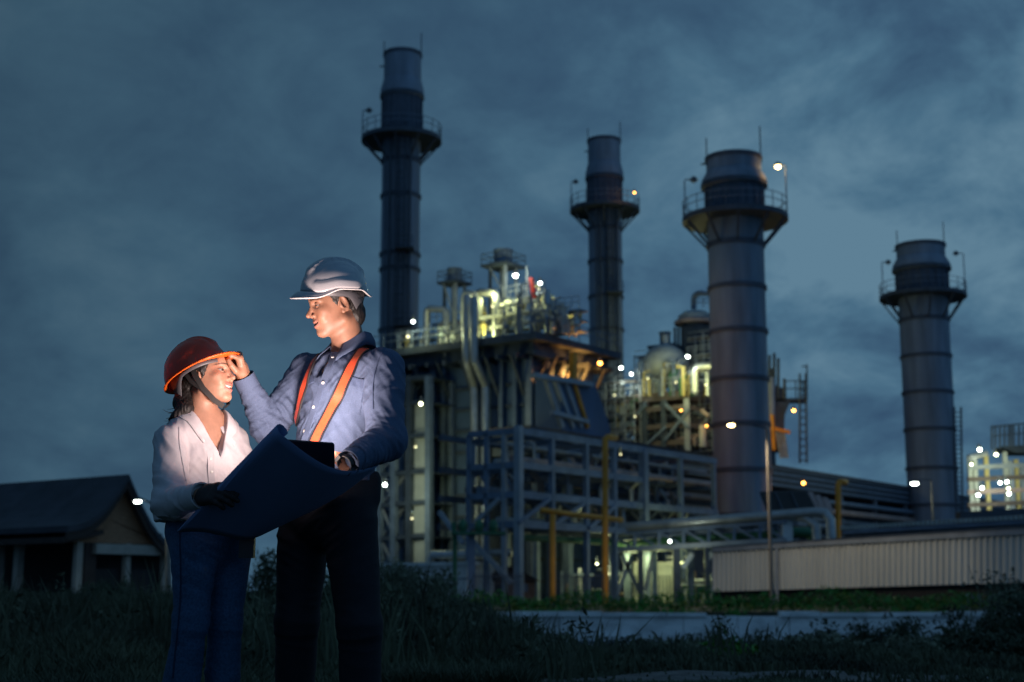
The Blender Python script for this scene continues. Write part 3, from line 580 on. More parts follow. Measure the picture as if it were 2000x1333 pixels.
for si, (x0, x1, y0, y1, dd, nl, lab) in enumerate(((1166, 1240, 735, 880, -1.5, 8, 'dense tube scaffold beside the foot of second slim chimney'), (1242, 1320, 772, 885, 1.5, 6, 'tube scaffold under the left half of lit platform'), (1322, 1392, 765, 885, 3.0, 6, 'tube scaffold under the right half of lit platform'), (1240, 1290, 690, 765, 4.5, 4, 'tube scaffold left of the round vessel'), (1345, 1392, 650, 765, 4.0, 6, 'tube scaffold wrapped round the dark domed vessel'))):
    q_ = lambda px, py: on_b(px, py, bU + dd); t = thing('scaffold', lab, 'scaffold', tuple(q_(x0, y1)), 'scaffolds on the second unit'); xa, xb, za_, zb2 = q_(x0, y1).x, q_(x1, y1).x, q_(x0, y1).z, q_(x0, y0).z; yy = bU + dd
    n_ = max(3, int((xb - xa) / 1.1)); m = MB(); lv = MB()
    for i in range(n_ + 1):
        a = xa + (xb - xa) * i / n_; top_ = zb2 - u2.uniform(0, .25) * (zb2 - za_)
        m.beam((a, yy, za_), (a, yy, top_), .1).beam((a, yy + 1.2, za_), (a, yy + 1.2, top_), .1)
    for k in range(nl + 1):
        z = za_ + (zb2 - za_) * k / nl * .9; m.beam((xa, yy - .06, z), (xb, yy - .06, z), .09).beam((xa, yy - .06, z + .6), (xb, yy - .06, z + .6), .06)
        if k % 2 == 0: lv.box((xa, yy + .06, z - .06), (xb, yy + 1.14, z))
    for i in range(0, n_, 2): a = xa + (xb - xa) * i / n_; m.beam((a, yy - .13, za_ + (zb2 - za_) * .1), (a + (xb - xa) / n_ * 1.6, yy - .13, za_ + (zb2 - za_) * .6), .07)
    m.build('tubes', 'steel_pale', t); lv.build('boards', 'rust_brown', t)
# ---- stair structure right of the broad chimney
Y3 = 146; f = lambda px, py, d=0: on_y(px, py, Y3 + d)
t = thing('service_tower', 'dark service tower with an outstretched platform right of broad chimney', 'tower', tuple(f(1520, 1100)))
MB().prism([f(1490, 745), f(1535, 760), f(1530, 880), f(1490, 870)], (-1.8, 2.4, 0)).build('housing', 'steel_dark', t)
MB().prism([f(1500, 778), f(1576, 778), f(1576, 784), f(1500, 784)], (-1.2, 1.6, 0)).build('platform', 'steel_dark', t)
MB().rail([f(1535, 778), f(1575, 778), f(1575, 778) + V((-1.1, 1.5, 0))], 1.8, 1.0, .06).build('railing', 'steel_dark', t)
for px, y0 in ((1503, 694), (1512, 690), (1520, 700), (1532, 740), (1508, 720)): MB().beam(f(px, 780), f(px, y0), .22).build('post', 'steel_dark', t)
m = MB().beam(f(1562, 905), f(1562, 730), .16).beam(f(1576, 905), f(1574, 730), .16)
for i in range(12): m.beam(f(1562, 900 - i * 14), f(1575, 900 - i * 14), .12)
m.build('ladder', 'steel_dark', t)
MB().beam(f(1508, 810, -.6), f(1512, 880, -.6), .3).build('orange_strut', 'ochre_paint_and_glow', t)
for i in range(3): MB().beam(f(1516 + 7 * i, 838, -.6), f(1526 + 6 * i, 895, -.6), .22).build('brace', 'steel_pale', t)
MB().beam(f(1512, 838, -.7), f(1543, 845, -.7), .34, .34).build('beam', 'ochre_paint_and_glow', t); MB().beam(f(1540, 784), f(1528, 815), .3).build('knee_brace', 'steel_dark', t)
MB().tube([f(1507, 840), f(1507, 738)], .35, 8).build('riser', 'insulation', t, True)
MB().beam(f(1576, 784), f(1576, 712), .12).beam(f(1576, 716), f(1566, 716), .12).build('lamp_arm', 'steel_dark', t)
flood(1550, 800, 142, 'orange', 'orange floodlight under the outstretched platform right of broad chimney', 300, .36, off=V((-1.5, -1.0, -1.8)))
flood(1239, 375, 150, 'orange', 'orange beacon on the second slim chimney platform', 60, .22, off=V((-1.0, -.6, 0)))
# lower frames around the bottom of the plant
flood(1569, 941, 112, 'orange', 'orange floodlight above the black slanted panels', 260, .3, off=V((0, -1.2, -1.2)))
flood(1308, 1054, 88, 'white', 'white floodlight inside the pipe bridge truss', 150, .17, off=V((0, -.8, -.6)))
# ================================================================ pipe bridge
def lerp(p, q, k): return V(p).lerp(V(q), k)
A0, A1 = at(1193, 1032, 92), at(1590, 1001, 86); B0, B1 = at(1193, 1075, 92), at(1535, 1056, 86.8)
side = V((.55, .83, 0)) * 1.9
t = thing('pipe_bridge', 'long pale twin pipe bridge on a truss in front of broad chimney', 'pipe bridge', (A0.x, A0.y, GZ), None, plant=False)
e1, e2, e3 = at(1612, 1003, 85.7), at(1622, 1016, 85.5), at(1625, 1090, 85.5)
MB().tube([A0, A1, lerp(A1, e1, .6), e1, lerp(e1, e2, .6), e2, e3], .29, 14).build('main_pipe', 'insulation', t, True)
sh = V((-.55, -.1, .0)); MB().tube([A0 + V((0, .9, -.25)), A1 + V((-.9, .9, -.25)), e1 + V((-.95, .6, -.3)), e2 + V((-.75, .6, -.3)), e3 + V((-.75, .6, 0))], .27, 14).build('main_pipe', 'insulation', t, True)
MB().tube([A0 + V((0, .4, -.75)), at(1520, 1024, 87.6)], .16, 8).build('minor_pipe', 'steel_grey', t, True)
for off in (V((0, 0, 0)), side):
    MB().beam(A0 + off - V((0, 0, .42)), lerp(A0, A1, .87) + off - V((0, 0, .42)), .2).build('chord', 'steel_grey', t)
    MB().beam(B0 + off, B1 + off, .3).build('chord', 'steel_pale', t)
    n = 7
    for i in range(n):
        k0, k1 = i / n, (i + 1) / n; u0, u1 = lerp(A0, A1, .87 * k0) + off - V((0, 0, .45)), lerp(A0, A1, .87 * k1) + off - V((0, 0, .45)); l0, l1 = lerp(B0, B1, k0) + off, lerp(B0, B1, k1) + off
        MB().beam(u0, l0, .18).build('strut', 'steel_grey', t); MB().beam(u0, l1, .14).build('diagonal', 'steel_grey', t)
wk = MB(); 
for i in range(12): p = lerp(B0, B1, i / 12); wk.beam(p, p + side, .14)
wk.build('walkway', 'green_paint', t)
MB().tube([lerp(B0, B1, .03) + V((0, 1.0, .45)), lerp(B0, B1, .97) + V((0, 1.0, .45))], .22, 10).build('green_pipe', 'green_paint', t, True)
p = at(1536, 1003, 87.2); MB().box((p.x - .3, p.y - .3, GZ), (p.x + .3, p.y + .3, p.z - .2)).build('pier', 'concrete_white', t)
MB().tube([at(1548, 1040, 88.5), at(1578, 1040, 88.5), at(1588, 1046, 88.5), at(1588, 1085, 88.5)], .34, 10).build('green_elbow', 'green_paint', t, True)
for px, w, m_ in ((1197, .42, 'steel_grey'), (1253, .34, 'steel_dark'), (1325, .45, 'steel_dark'), (1385, .3, 'steel_dark')):
    k = (px - 1193) / 342; p = lerp(B0, B1, k); MB().box((p.x - w / 2, p.y - w / 2, GZ), (p.x + w / 2, p.y + w / 2, p.z - .16)).build('leg', m_, t); q = p + side; MB().box((q.x - w / 2, q.y - w / 2, GZ), (q.x + w / 2, q.y + w / 2, q.z - .16)).build('leg', 'steel_grey', t)
for (x0, y0, x1, y1, Y, m_) in ((1205, 1160, 1235, 1085, 92, 'steel_pale'), (1215, 1085, 1250, 1160, 92, 'steel_pale'), (1333, 1110, 1352, 1082, 90, 'concrete_white'), (1378, 1100, 1390, 1080, 90, 'concrete_white'), (1260, 1155, 1275, 1085, 92, 'steel_pale')):
    MB().beam(at(x0, y0, Y), at(x1, y1, Y), .28).build('knee_brace', m_, t)
# machinery in the shade under the bridge and frame
g = random.Random(21)
for i in range(46):
    px = g.uniform(1085, 1390); Y = g.uniform(94, 100); py = g.uniform(1085, 1170); c = at(px, py, Y); h = g.uniform(.5, 2.2)
    if g.random() < .55: m = MB().tube([(c.x, c.y, GZ), (c.x, c.y, max(c.z, .5))], g.uniform(.06, .16), 7)
    else: m = MB().tube([c, c + V((g.uniform(.6, 2), 0, 0))], g.uniform(.06, .14), 7)
    solo(m, 'floor_pipe', g.choice(['insulation', 'steel_pale', 'steel_dark', 'rust_brown', 'steel_grey']), 'thin pipe in the shade under the bridge and steel frame', 'pipe', (c.x, c.y, GZ), 'pipes at the foot of the plant', plant=False)
p = at(1282, 1135, 96); t = thing('louvre_cabinet', 'lit pale louvred cabinet under the pipe bridge', 'cabinet', (p.x, p.y, GZ), None, plant=False)
MB().box((p.x - 1.5, p.y, GZ), (p.x + 1.3, p.y + .8, at(1282, 1098, 96).z)).build('body', 'cladding_pale', t)
m = MB()
for i in range(12): m.box((p.x - 1.45 + i * .23, p.y - .08, .3), (p.x - 1.36 + i * .23, p.y - .003, 1.7))
m.build('louvre', 'steel_dark', t)
for i, (px, py, pw, kd) in enumerate(((1282, 1085, 140, 'dim'), (1345, 1080, 110, 'dim'), (1228, 1088, 90, 'dim'), (1166, 1098, 80, 'green'), (1190, 1118, 50, 'dim'), (1212, 884, 20, 'dim'))):
    flood(px, py, 93.5 if i != 5 else 85, kd, ['dim lamp over the louvred cabinet', 'dim lamp under the right end of the pipe bridge', 'dim lamp under the left end of the pipe bridge', 'dim tube lamp beside the tall ochre standpipe', 'lowest dim lamp by the tall ochre standpipe', 'dim lamp high in the steel frame near ochre pipe'][i], pw * 2.0, .12, off=V((0, -.6, -.3)))
# ================================================================ black slanted panels with brown fins
t = thing('cooler_bank', 'bank of slanted black panels with brown side fins above pipe bridge', 'cooler', tuple(at(1540, 1100, 92)), None, plant=False)
q = [at(1483, 963, 92), at(1575, 960, 92), at(1592, 996, 90.5), at(1497, 999, 90.5)]
MB().prism(q, (.1, .25, .1)).build('panel', 'black_panel', t)
for k in (.33, .66): MB().beam(lerp(q[0], q[1], k) + V((0, -.05, .02)), lerp(q[3], q[2], k) + V((0, -.05, .02)), .08).build('seam', 'steel_dark', t)
for i in range(3): MB().prism([at(1578 + 14 * i, 961 + 5 * i, 92), at(1588 + 14 * i, 962 + 5 * i, 92), at(1603 + 13 * i, 1000, 91), at(1590 + 13 * i, 1000, 91)], (.1, .6, 0)).build('fin', 'pipe_rose', t)
for px in (1500, 1585): p = at(px, 998, 91.5); MB().box((p.x - .15, p.y + .4, GZ), (p.x + .15, p.y + .7, p.z)).build('leg', 'steel_dark', t)
# ================================================================ long corrugated shed
L0, L1, R0, R1 = at(1393, 1156, 80), at(1393, 1078, 80), at(2080, 1136, 65), at(2080, 1040, 65)
t = thing('corrugated_shed', 'long low shed with pale ribbed metal walls behind the hedge', 'shed', (L0.x, L0.y, GZ), None, plant=False)
d = (R0 - L0); n = 62; back = V((.42, .91, 0)); vs = []; fs = []
for i in range(n * 4 + 1):
    k = i / (n * 4); o = V((.42, .91, 0)) * (-.13 if (i % 4) in (0, 1) else .0)
    lo_, hi_ = lerp(L0, R0, k), lerp(L1, R1, k); vs += [lo_ + o, hi_ + o]
for i in range(n * 4): fs.append((2 * i, 2 * i + 2, 2 * i + 3, 2 * i + 1))
m = MB(); m._add(vs, fs); mat('ribbed_sheet', (0.66, 0.66, 0.62), 0.55, 0.0, 0.14, 0.6, stretch=(1, 1, .1)); m.build('wall', 'ribbed_sheet', t)
MB().prism([L0 + back * .05, L1 + back * .05, L1 + back * 6, L0 + back * 6], V((-.02, .0, 0))).build('end_wall', 'ribbed_sheet', t)
MB().prism([L1 - back * .25 + V((0, 0, .0)), R1 - back * .25, R1 - back * .25 + V((0, 0, .28)), L1 - back * .25 + V((0, 0, .22))], back * .2).build('fascia', 'steel_pale', t)
MB().prism([L1 - back * .3 + V((0, 0, .225)), R1 - back * .3 + V((0, 0, .285)), R1 + back * 6 + V((0, 0, .6)), L1 + back * 6 + V((0, 0, .5))], (0, 0, .06)).build('roof', 'steel_dark', t)
MB().prism([V((L0.x, L0.y, GZ)) + back * .3, V((R0.x, R0.y, GZ)) + back * .3, R0 + back * .3 - V((0, 0, .01)), L0 + back * .3 - V((0, 0, .01))], back * .2).build('plinth', 'dark_interior', t)
p = lerp(L0, R0, .215) - back * .14; q = lerp(L1, R1, .215) - back * .14; MB().tube([V((p.x, p.y, GZ)), q], .10, 8).build('rain_pipe', 'steel_pale', t)
g0_, g1_, g2_, g3_ = at(1648, 1062, 84), at(2080, 1038, 74), at(2080, 1020, 74), at(1648, 1044, 84)
t = thing('low_roof', 'low dark flat roof with a toothed lit edge behind the corrugated shed', 'roof', (g0_.x, g0_.y, GZ), None, plant=False)
MB().prism([g0_, g1_, g2_, g3_], back * 9).build('body', 'steel_dark', t)
MB().prism([g3_ + V((0, 0, .003)) - back * .25, g2_ + V((0, 0, .003)) - back * .25, g2_ + V((0, 0, .2)) - back * .25, g3_ + V((0, 0, .2)) - back * .25], back * .2).build('gutter', 'steel_grey', t)
m = MB()
for i in range(46): p = lerp(g3_, g2_, i / 46) + V((0, .3, .38)); m.cbox(tuple(p), (.16, .5, .22))
m.build('ridge_vent', 'cladding_pale', t)
for k in (.05, .5, .95): p = lerp(g0_, g1_, k) + back * 1; MB().box((p.x - .2, p.y - .2, GZ), (p.x + .2, p.y + .2, p.z)).build('post', 'steel_dark', t)
# ================================================================ white low building and brown hut at the left foot
p0, p1 = at(806, 1190, 86), at(912, 1190, 82); zt0 = at(860, 1106, 84).z
t = thing('low_building', 'low white walled building at the foot of the boiler house', 'building', (p0.x, p0.y, GZ), None, plant=False)
MB().prism([(p0.x - 2.4, p0.y + 1.4, GZ), (p1.x, p1.y, GZ), (p1.x, p1.y, zt0), (p0.x - 2.4, p0.y + 1.4, zt0)], (1.5, 4, 0)).build('wall', 'concrete_white', t)
MB().prism([(p0.x - 2.6, p0.y + 1.2, zt0 + .003), (p1.x + .15, p1.y - .2, zt0 + .003), (p1.x + .15, p1.y - .2, zt0 + .22), (p0.x - 2.6, p0.y + 1.2, zt0 + .22)], (1.6, 4.3, 0)).build('roof', 'concrete_white', t)
MB().prism([(p0.x - 2.4, p0.y + 1.35, zt0 - .8), (p1.x + .02, p1.y - .05, zt0 - .8), (p1.x + .02, p1.y - .05, zt0 - .68), (p0.x - 2.4, p0.y + 1.35, zt0 - .68)], (.0, .04, 0)).build('ledge', 'steel_pale', t)
q0, q1 = at(842, 1084, 85), at(1000, 1080, 84)
solo(MB().tube([q0 - V((0, 0, .4)), q0, q1], .24, 10), 'header_pipe', 'insulation', 'thick pale pipe lying just above the low white building', 'pipe', tuple(q0), plant=False, smooth=True)
p = at(995, 1178, 86); hz = at(995, 1135, 86).z; w = 1.55
t = thing('brick_hut', 'small brown brick hut with a peaked roof inside the steel frame', 'hut', (p.x, p.y, GZ), None, plant=False)
MB().box((p.x - w, p.y, GZ), (p.x + w, p.y + 3, hz)).build('wall', 'brick_brown', t)
MB().prism([(p.x - w - .25, p.y - .3, hz + .003), (p.x + w + .25, p.y - .3, hz + .003), (p.x + .25, p.y - .3, hz + .85), (p.x - .25, p.y - .3, hz + .85)], (0, 3.6, 0)).build('roof', 'timber_dark', t)
MB().box((p.x - .9, p.y - .06, GZ), (p.x - .3, p.y - .003, hz - .2)).build('door', 'dark_interior', t); MB().box((p.x + .3, p.y - .05, .6), (p.x + 1.1, p.y - .003, 1.1)).build('window', 'steel_grey', t)
p = at(888, 1178, 80)
solo(MB().tube([(p.x, p.y, GZ), (p.x, p.y, at(888, 1060, 80).z), (p.x - .1, p.y, at(888, 1020, 80).z)], .13, 8), 'standpipe', 'green_paint', 'thin green standpipe in front of the low white building', 'pipe', (p.x, p.y, GZ), plant=False)
p = at(925, 1040, 80); t = thing('valve_platform', 'small green painted valve platform at the corner of steel frame', 'platform', (p.x, p.y, GZ), None, plant=False)
MB().box((p.x - 1.2, p.y - .8, p.z - .15), (p.x + 1.8, p.y + .8, p.z)).build('deck', 'green_paint', t); MB().box((p.x - .3, p.y - .2, GZ), (p.x + .1, p.y + .2, p.z - .15)).build('column', 'steel_grey', t)
for dx in (-.6, .3, 1.1): MB().lathe([(.12, 0), (.25, .2), (.25, .5), (.1, .7)], (p.x + dx, p.y, p.z), 8).build('valve', 'green_paint', t, True)
# security fence in front of the plant foot
for x0, x1 in ((925, 1020), (1090, 1180)):
    pa, pb = at(x0, 1180, 77), at(x1, 1180, 77); pa.z = pb.z = GZ
    t = thing('bar_fence', 'thin dark bar fence before the ' + ('brick hut' if x0 < 1000 else 'ochre standpipes'), 'fence', tuple(pa), None, plant=False)
    m = MB()
    for i in range(22): w_ = lerp(pa, pb, i / 21); m.beam(w_, w_ + V((0, 0, 1.7)), .035)
    m.build('bars', 'steel_dark', t); MB().beam(pa + V((0, -.05, 1.5)), pb + V((0, -.05, 1.5)), .06).build('rail', 'steel_dark', t); MB().beam(pa + V((0, -.05, .3)), pb + V((0, -.05, .3)), .06).build('rail', 'steel_dark', t)
# ================================================================ street lamps
mat('lamp_pole', (0.26, 0.22, 0.18), .6)
def street_lamp(bpx, bpy, Y, tpx, tpy, hpx, hpy, kind, label, power, Yb=None):
    b = at(bpx, bpy, Y); b.z = GZ if Y > 49 else .2; tp = at(tpx, tpy, Y); h = at(hpx, hpy, Y)
    t = thing('street_lamp', label, 'street lamp', tuple(b), 'street lamps', plant=False)
    MB().tube([b, b + V((0, 0, .5)), tp], [.13, .11, .06], 10).build('pole', 'lamp_pole', t, True)
    MB().tube([tp, tp + (h - tp) * .4 + V((0, 0, .12)), h + V((0, 0, .12))], .035, 8).build('arm', 'steel_dark', t, True)
    s = Y / 105; hb = MB().ball((h.x, h.y, h.z + .10 * s), (.36 * s, .2 * s, .11 * s)).build('lamp_head', 'lamp_housing', t, True)
    MB().ball((h.x, h.y, h.z - .03 * s), (.27 * s, .17 * s, .13 * s)).build('lens', 'lamp_' + kind, hb, True)
    lo_ = lamp_light(t, {'warm': (1, .84, .58), 'white': (.88, 1, .75)}[kind], power, h - b + V((0, -.1, -.4)), .2, kind='SPOT'); lo_.data.spot_size = R(160); lo_.data.spot_blend = .35
street_lamp(1508, 1168, 66, 1498, 838, 1428, 830, 'warm', 'tall street lamp with a warm light in front of broad chimney', 2300)
street_lamp(1826, 1060, 90, 1819, 938, 1786, 944, 'white', 'street lamp before the far right chimney foot', 110)
street_lamp(328, 1170, 47, 328, 1004, 269, 979, 'white', 'street lamp beside the roof of the dark house', 60)
# ================================================================ lit plant at the right edge
Y5 = 128; f = lambda px, py, d=0: at(px, py, Y5 + d)
t = thing('process_unit', 'brightly lit steel columns and pipes at the right edge', 'steel frame', tuple(f(1940, 1100)), None, plant=False)
for px, y0, m_ in ((1893, 893, 'cladding_pale'), (1903, 893, 'cladding_pale'), (1925, 890, 'yellow_paint'), (1962, 883, 'cladding_pale'), (1972, 900, 'steel_pale'), (1984, 898, 'yellow_paint'), (1996, 905, 'steel_pale'), (2012, 890, 'cladding_pale')): MB().beam(f(px, y0), f(px + 12, 1090), .34).build('column', m_, t)
for y0, m_ in ((912, 'steel_pale'), (935, 'rust_brown'), (960, 'pipe_rose'), (985, 'rust_brown')): MB().beam(f(1890, y0 + 2), f(2030, y0 - 4), .4).build('beam', m_, t)
MB().tube([f(1891, 895), f(1912, 890), f(1928, 886)], .3, 8).build('pipe', 'insulation', t, True)
MB().prism([f(1955, 872), f(2030, 868), f(2030, 884), f(1985, 884)], (.3, 3.5, 0)).build('platform', 'steel_dark', t)
m = MB()
for px in (1937, 1944, 1953, 1962, 1970, 1975, 1980, 1990, 2000, 2015): m.beam(f(px, 878), f(px, 832), .14)
m.beam(f(1937, 834), f(2020, 826), .14).beam(f(1937, 852), f(2020, 845), .1); m.build('railing', 'steel_dark', t)
MB().tube([f(1885, 1010), f(1950, 1012), f(2030, 1030)], .45, 10).build('ground_pipe', 'pipe_rose', t, True); MB().tube([f(1885, 1022, -2), f(2030, 1024, -2)], .35, 10).build('ground_pipe', 'insulation', t, True)
for i, (px, py, pw, r_) in enumerate(((1913, 876, 90, .27), (1945, 886, 80, .22), (1910, 965, 80, .22), (1918, 951, 0, .22), (1953, 941, 80, .2), (1966, 939, 0, .2), (1970, 962, 60, .22), (1969, 952, 0, .18), (1897, 905, 60, .16))):
    flood(px, py, 126, 'white' if i in (0, 2, 3, 4, 5, 6) else 'green', ['topmost white', 'yellow green upper', 'lower white of left slanted pair', 'upper white of left slanted pair', 'left end of the white strip', 'right end of the white strip', 'lowest white right', 'small yellow green right', 'small yellow green left'][i] + ' lamp on the lit plant at the right edge', pw * 3, r_ * 1.3, off=V((0, -1.5, -.6)))
m = MB(); fl_ = lambda px, py: at(px, py, 150)
m.beam(fl_(1867, 1000), fl_(1864, 795), .16).beam(fl_(1880, 1000), fl_(1877, 795), .16)
for i in range(22): m.beam(fl_(1867 - i * .14, 995 - 9 * i), fl_(1880 - i * .14, 995 - 9 * i), .1)
solo(m, 'ladder_mast', 'steel_dark', 'slim dark ladder mast just right of the far right chimney', 'mast', tuple(fl_(1870, 1100)), plant=False)
solo(MB().beam(f(1872, 1018, -6), f(2060, 1008, -6), 1.5, 1.5), 'pipe_duct', 'steel_dark', 'dark low duct under the lit plant at the right edge', 'duct', tuple(f(1872, 1000)), plant=False)
# ================================================================ house on the left
H = on_y(235, 928, 52); aH, bH = H.x, H.y
t = thing('dark_house', 'dark pavilion like house with a sweeping tiled roof and brown gable', 'house', (aH, bH, 0))
g_ = lambda px, py: (lambda p: (p.y, p.z))(on_a(px, py, aH))
(bE0, zE0), (bAp, zAp), (bE1, zE1) = g_(140, 1022), g_(235, 928), g_(338, 1068)
def curve(b0, z0, b1, z1, n=8, sag=.30): return [(b0 + (b1 - b0) * k, z0 + (z1 - z0) * k - sag * abs(z1 - z0) * math.sin(math.pi * k) * .9) for k in [i / n for i in range(n + 1)]]
prof = curve(bE0 - .5, zE0 - .12, bAp, zAp) + curve(bAp, zAp, bE1 + .3, zE1 - .1)[1:]
poly = [(aH, b, z) for b, z in prof] + [(aH, b, z - .22) for b, z in reversed(prof)]
MB().prism([(aH + .5, p[1], p[2]) for p in poly], (-19, 0, 0)).build('roof', 'roof_tile', t)
poly2 = [(aH, b, z - .225) for b, z in prof] + [(aH, b, z - .5) for b, z in reversed(prof)]
MB().prism([(aH + .45, p[1], p[2]) for p in poly2], (-.12, 0, 0)).build('barge_board', 'timber_dark', t)
gb = [(b, z - .24) for b, z in prof if bE0 - .05 < b < bE1 + .1]; zb_ = g_(180, 1060)[1]
MB().prism([(aH, b, z) for b, z in gb] + [(aH, gb[-1][0], zb_), (aH, gb[0][0], zb_)], (-.15, 0, 0)).build('gable', 'timber_gable', t)
MB().prism([(aH + .4, bE0 - .6, zE0 - .55), (aH + .4, bE0 + 1.1, zE0 - .20), (aH + .4, bE0 + 1.1, zE0 - .36), (aH + .4, bE0 - .6, zE0 - .72)], (-19, 0, 0)).build('lower_eave', 'timber_dark', t)
zc0, zc1 = g_(180, 1062)[1], g_(180, 1082)[1]
MB().box((aH + .02, g_(180, 1070)[0], zc1), (aH + .25, bE1, zc0)).build('beam', 'plaster', t)
for px, w, m_ in ((155, .26, 'plaster'), (176, .5, 'timber_dark'), (250, .22, 'plaster'), (325, .26, 'plaster')):
    b = g_(px, 1100)[0]; MB().box((aH - .2, b - w / 2, -.3), (aH + .012, b + w / 2, zb_)).build('post', m_, t)
for px in (2, 40, -70): a = on_b(px, 1100, g_(155, 1100)[0]).x; MB().box((a - .13, bE0 + .2, -.3), (a + .13, bE0 + .46, zE0 - .4)).build('post', 'plaster', t)
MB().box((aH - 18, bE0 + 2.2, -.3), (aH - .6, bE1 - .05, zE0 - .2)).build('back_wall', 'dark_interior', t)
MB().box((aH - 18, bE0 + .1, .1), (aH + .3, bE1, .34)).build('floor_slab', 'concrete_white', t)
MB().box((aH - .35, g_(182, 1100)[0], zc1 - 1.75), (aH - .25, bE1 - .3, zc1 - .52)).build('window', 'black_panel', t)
# ================================================================ terrain
def sm(x): x = min(1, max(0, x)); return x * x * (3 - 2 * x)
def terr(x, y):
    if y > 50.2 and x > -8: return GZ
    n_ = noise.noise((x * .35, y * .35, 0)) * .10 + noise.noise((x * 1.3, y * 1.3, 3)) * .04
    r_ = sm((x + 1.6) / 3.2); lft = sm((-x - 3) / 6)
    h = -1.55 * sm((y - 11) / 22) * r_ + .12 * sm((y - 14) / 24) * lft + .0 * (1 - r_)
    return h + n_ * min(1, y / 9)
xs = np.concatenate([np.linspace(-600, -45, 8), np.linspace(-40, 40, 130), np.linspace(45, 600, 8)]); ys = np.concatenate([[-30, -10], np.linspace(0, 50.15, 90), [50.4, 54, 60, 80, 120, 200, 400, 800, 1600]])
vs = [(x, y, terr(x, y)) for y in ys for x in xs]; nx = len(xs)
fs = [(j * nx + i, j * nx + i + 1, (j + 1) * nx + i + 1, (j + 1) * nx + i) for j in range(len(ys) - 1) for i in range(nx - 1)]
mat('soil', (0.055, 0.06, 0.035), 0.95, 0, 0.45, 1.5, bump=.6, bscale=8)
m = MB(); m._add(vs, fs); struct(m.build('ground', 'soil', None, True))
# gravel path crossing in front of the ditch, right
mat('gravel', (0.13, 0.125, 0.12), 0.95, 0, 0.5, 9, bump=.8, bscale=30)
vs = []; fs = []
for i in range(61):
    x = .2 + i * .2; w0, w1 = 9.2 + .15 * noise.noise((x, 0, 0)), 10.15 + .35 * noise.noise((x * .8, 5, 0))
    for k in range(7): y = w0 + (w1 - w0) * k / 6; vs.append((x, y, terr(x, y) + .02))
for i in range(60):
    for k in range(6): fs.append((i * 7 + k, i * 7 + 7 + k, i * 7 + 8 + k, i * 7 + 1 + k))
m = MB(); m._add(vs, fs); struct(m.build('path', 'gravel', None, True))
# retaining wall
t = thing('retaining_wall', 'long low weathered white wall under the hedge', 'wall', (10, 50, -1.7), None, plant=False)
mat('wall_white', (0.80, 0.83, 0.84), 0.85, 0, 0.38, 0.9, bump=.4, bscale=5, stretch=(1, 1, 2.2))
m = MB(); rw = random.Random(5); x = -7.0
while x < 44: w = rw.uniform(1.6, 2.6); m.box((x, 49.7 + rw.uniform(0, .03), -1.05), (x + w - .025, 50.3, -.22 + rw.uniform(-.015, .015))); x += w
m.build('wall_face', 'wall_white', t)
m = MB(); x = -7.0
while x < 44:
    w = rw.uniform(1.0, 3.2)
    if rw.random() < .86: m.box((x, 49.6, -.235), (x + w - .05, 50.32, -.10 + rw.uniform(-.03, .04)))
    x += w
m.build('coping', 'wall_white', t)
MB().box((-7, 49.5, -1.14), (44, 50.3, -1.053)).build('ledge', 'steel_dark', t); MB().box((-7, 49.35, -2.1), (44, 50.2, -1.143)).build('footing', 'wall_white', t)
# ================================================================ plants
def leafmesh(m, c, rad, n, size, rnd, up=.3):
    for _ in range(n):
        while True:
            u = V((rnd.uniform(-1, 1), rnd.uniform(-1, 1), rnd.uniform(-1, 1)))
            if .15 < u.length < 1: break
        p = V((c[0] + u.x * rad[0], c[1] + u.y * rad[1], c[2] + u.z * rad[2])); s = size * rnd.uniform(.5, 1.4)
        d = V((rnd.gauss(0, 1), rnd.gauss(0, 1), rnd.gauss(0, 1) + up)).normalized(); e_ = d.orthogonal().normalized(); e_.rotate(Matrix.Rotation(rnd.uniform(0, 6.28), 3, d)); w = d.cross(e_)
        m._add([p - d * s, p + w * s * .35, p + d * s, p - w * s * .35], [(0, 1, 2, 3)])
mat('leaf_dark', (0.042, 0.060, 0.030), 0.75, 0, 0.5, 3.0); mat('leaf_green', (0.07, 0.24, 0.03), 0.65, 0, 0.5, 2.5); mat('leaf_yellow_lit', (0.30, 0.26, 0.03), 0.65, 0, 0.4, 2.5); mat('leaf_olive', (0.14, 0.155, 0.10), 0.8, 0, 0.5, 3.0); mat('stem_brown', (0.08, 0.06, 0.04), 0.85)
# hedge along the wall top
hr = random.Random(31); hedge = thing('hedge', 'low leafy green hedge running along the top of the white wall', 'hedge', (10, 51, GZ), None, plant=False)
m = MB(); my = MB(); x = -1.9
while x < 40:
    hh = .30 + .16 * noise.noise((x * .6, 0, 9)) + .10 * noise.noise((x * 2.1, 0, 4)) + (.18 if abs(x - 11.5) < .5 or abs(x - 6.6) < .6 else 0)
    leafmesh(m, (x, 51 + hr.uniform(-.3, .3), GZ + hh), (.42, .45, hh + .05), 130, .085, hr)
    if hr.random() < .7: leafmesh(my, (x + hr.uniform(-.3, .3), 50.7, GZ + hh * hr.uniform(.3, 1.5)), (.25, .2, .13), 16, .07, hr)
    if hr.random() < .35: leafmesh(m, (x, 50.2, GZ - .10), (.35, .35, .25), 60, .08, hr)
    x += .34
m.build('foliage', 'leaf_green', hedge); my.build('lit_yellow_shoots', 'leaf_yellow_lit', hedge)  # yellow lamplight on the hedge put into the colour of these leaves
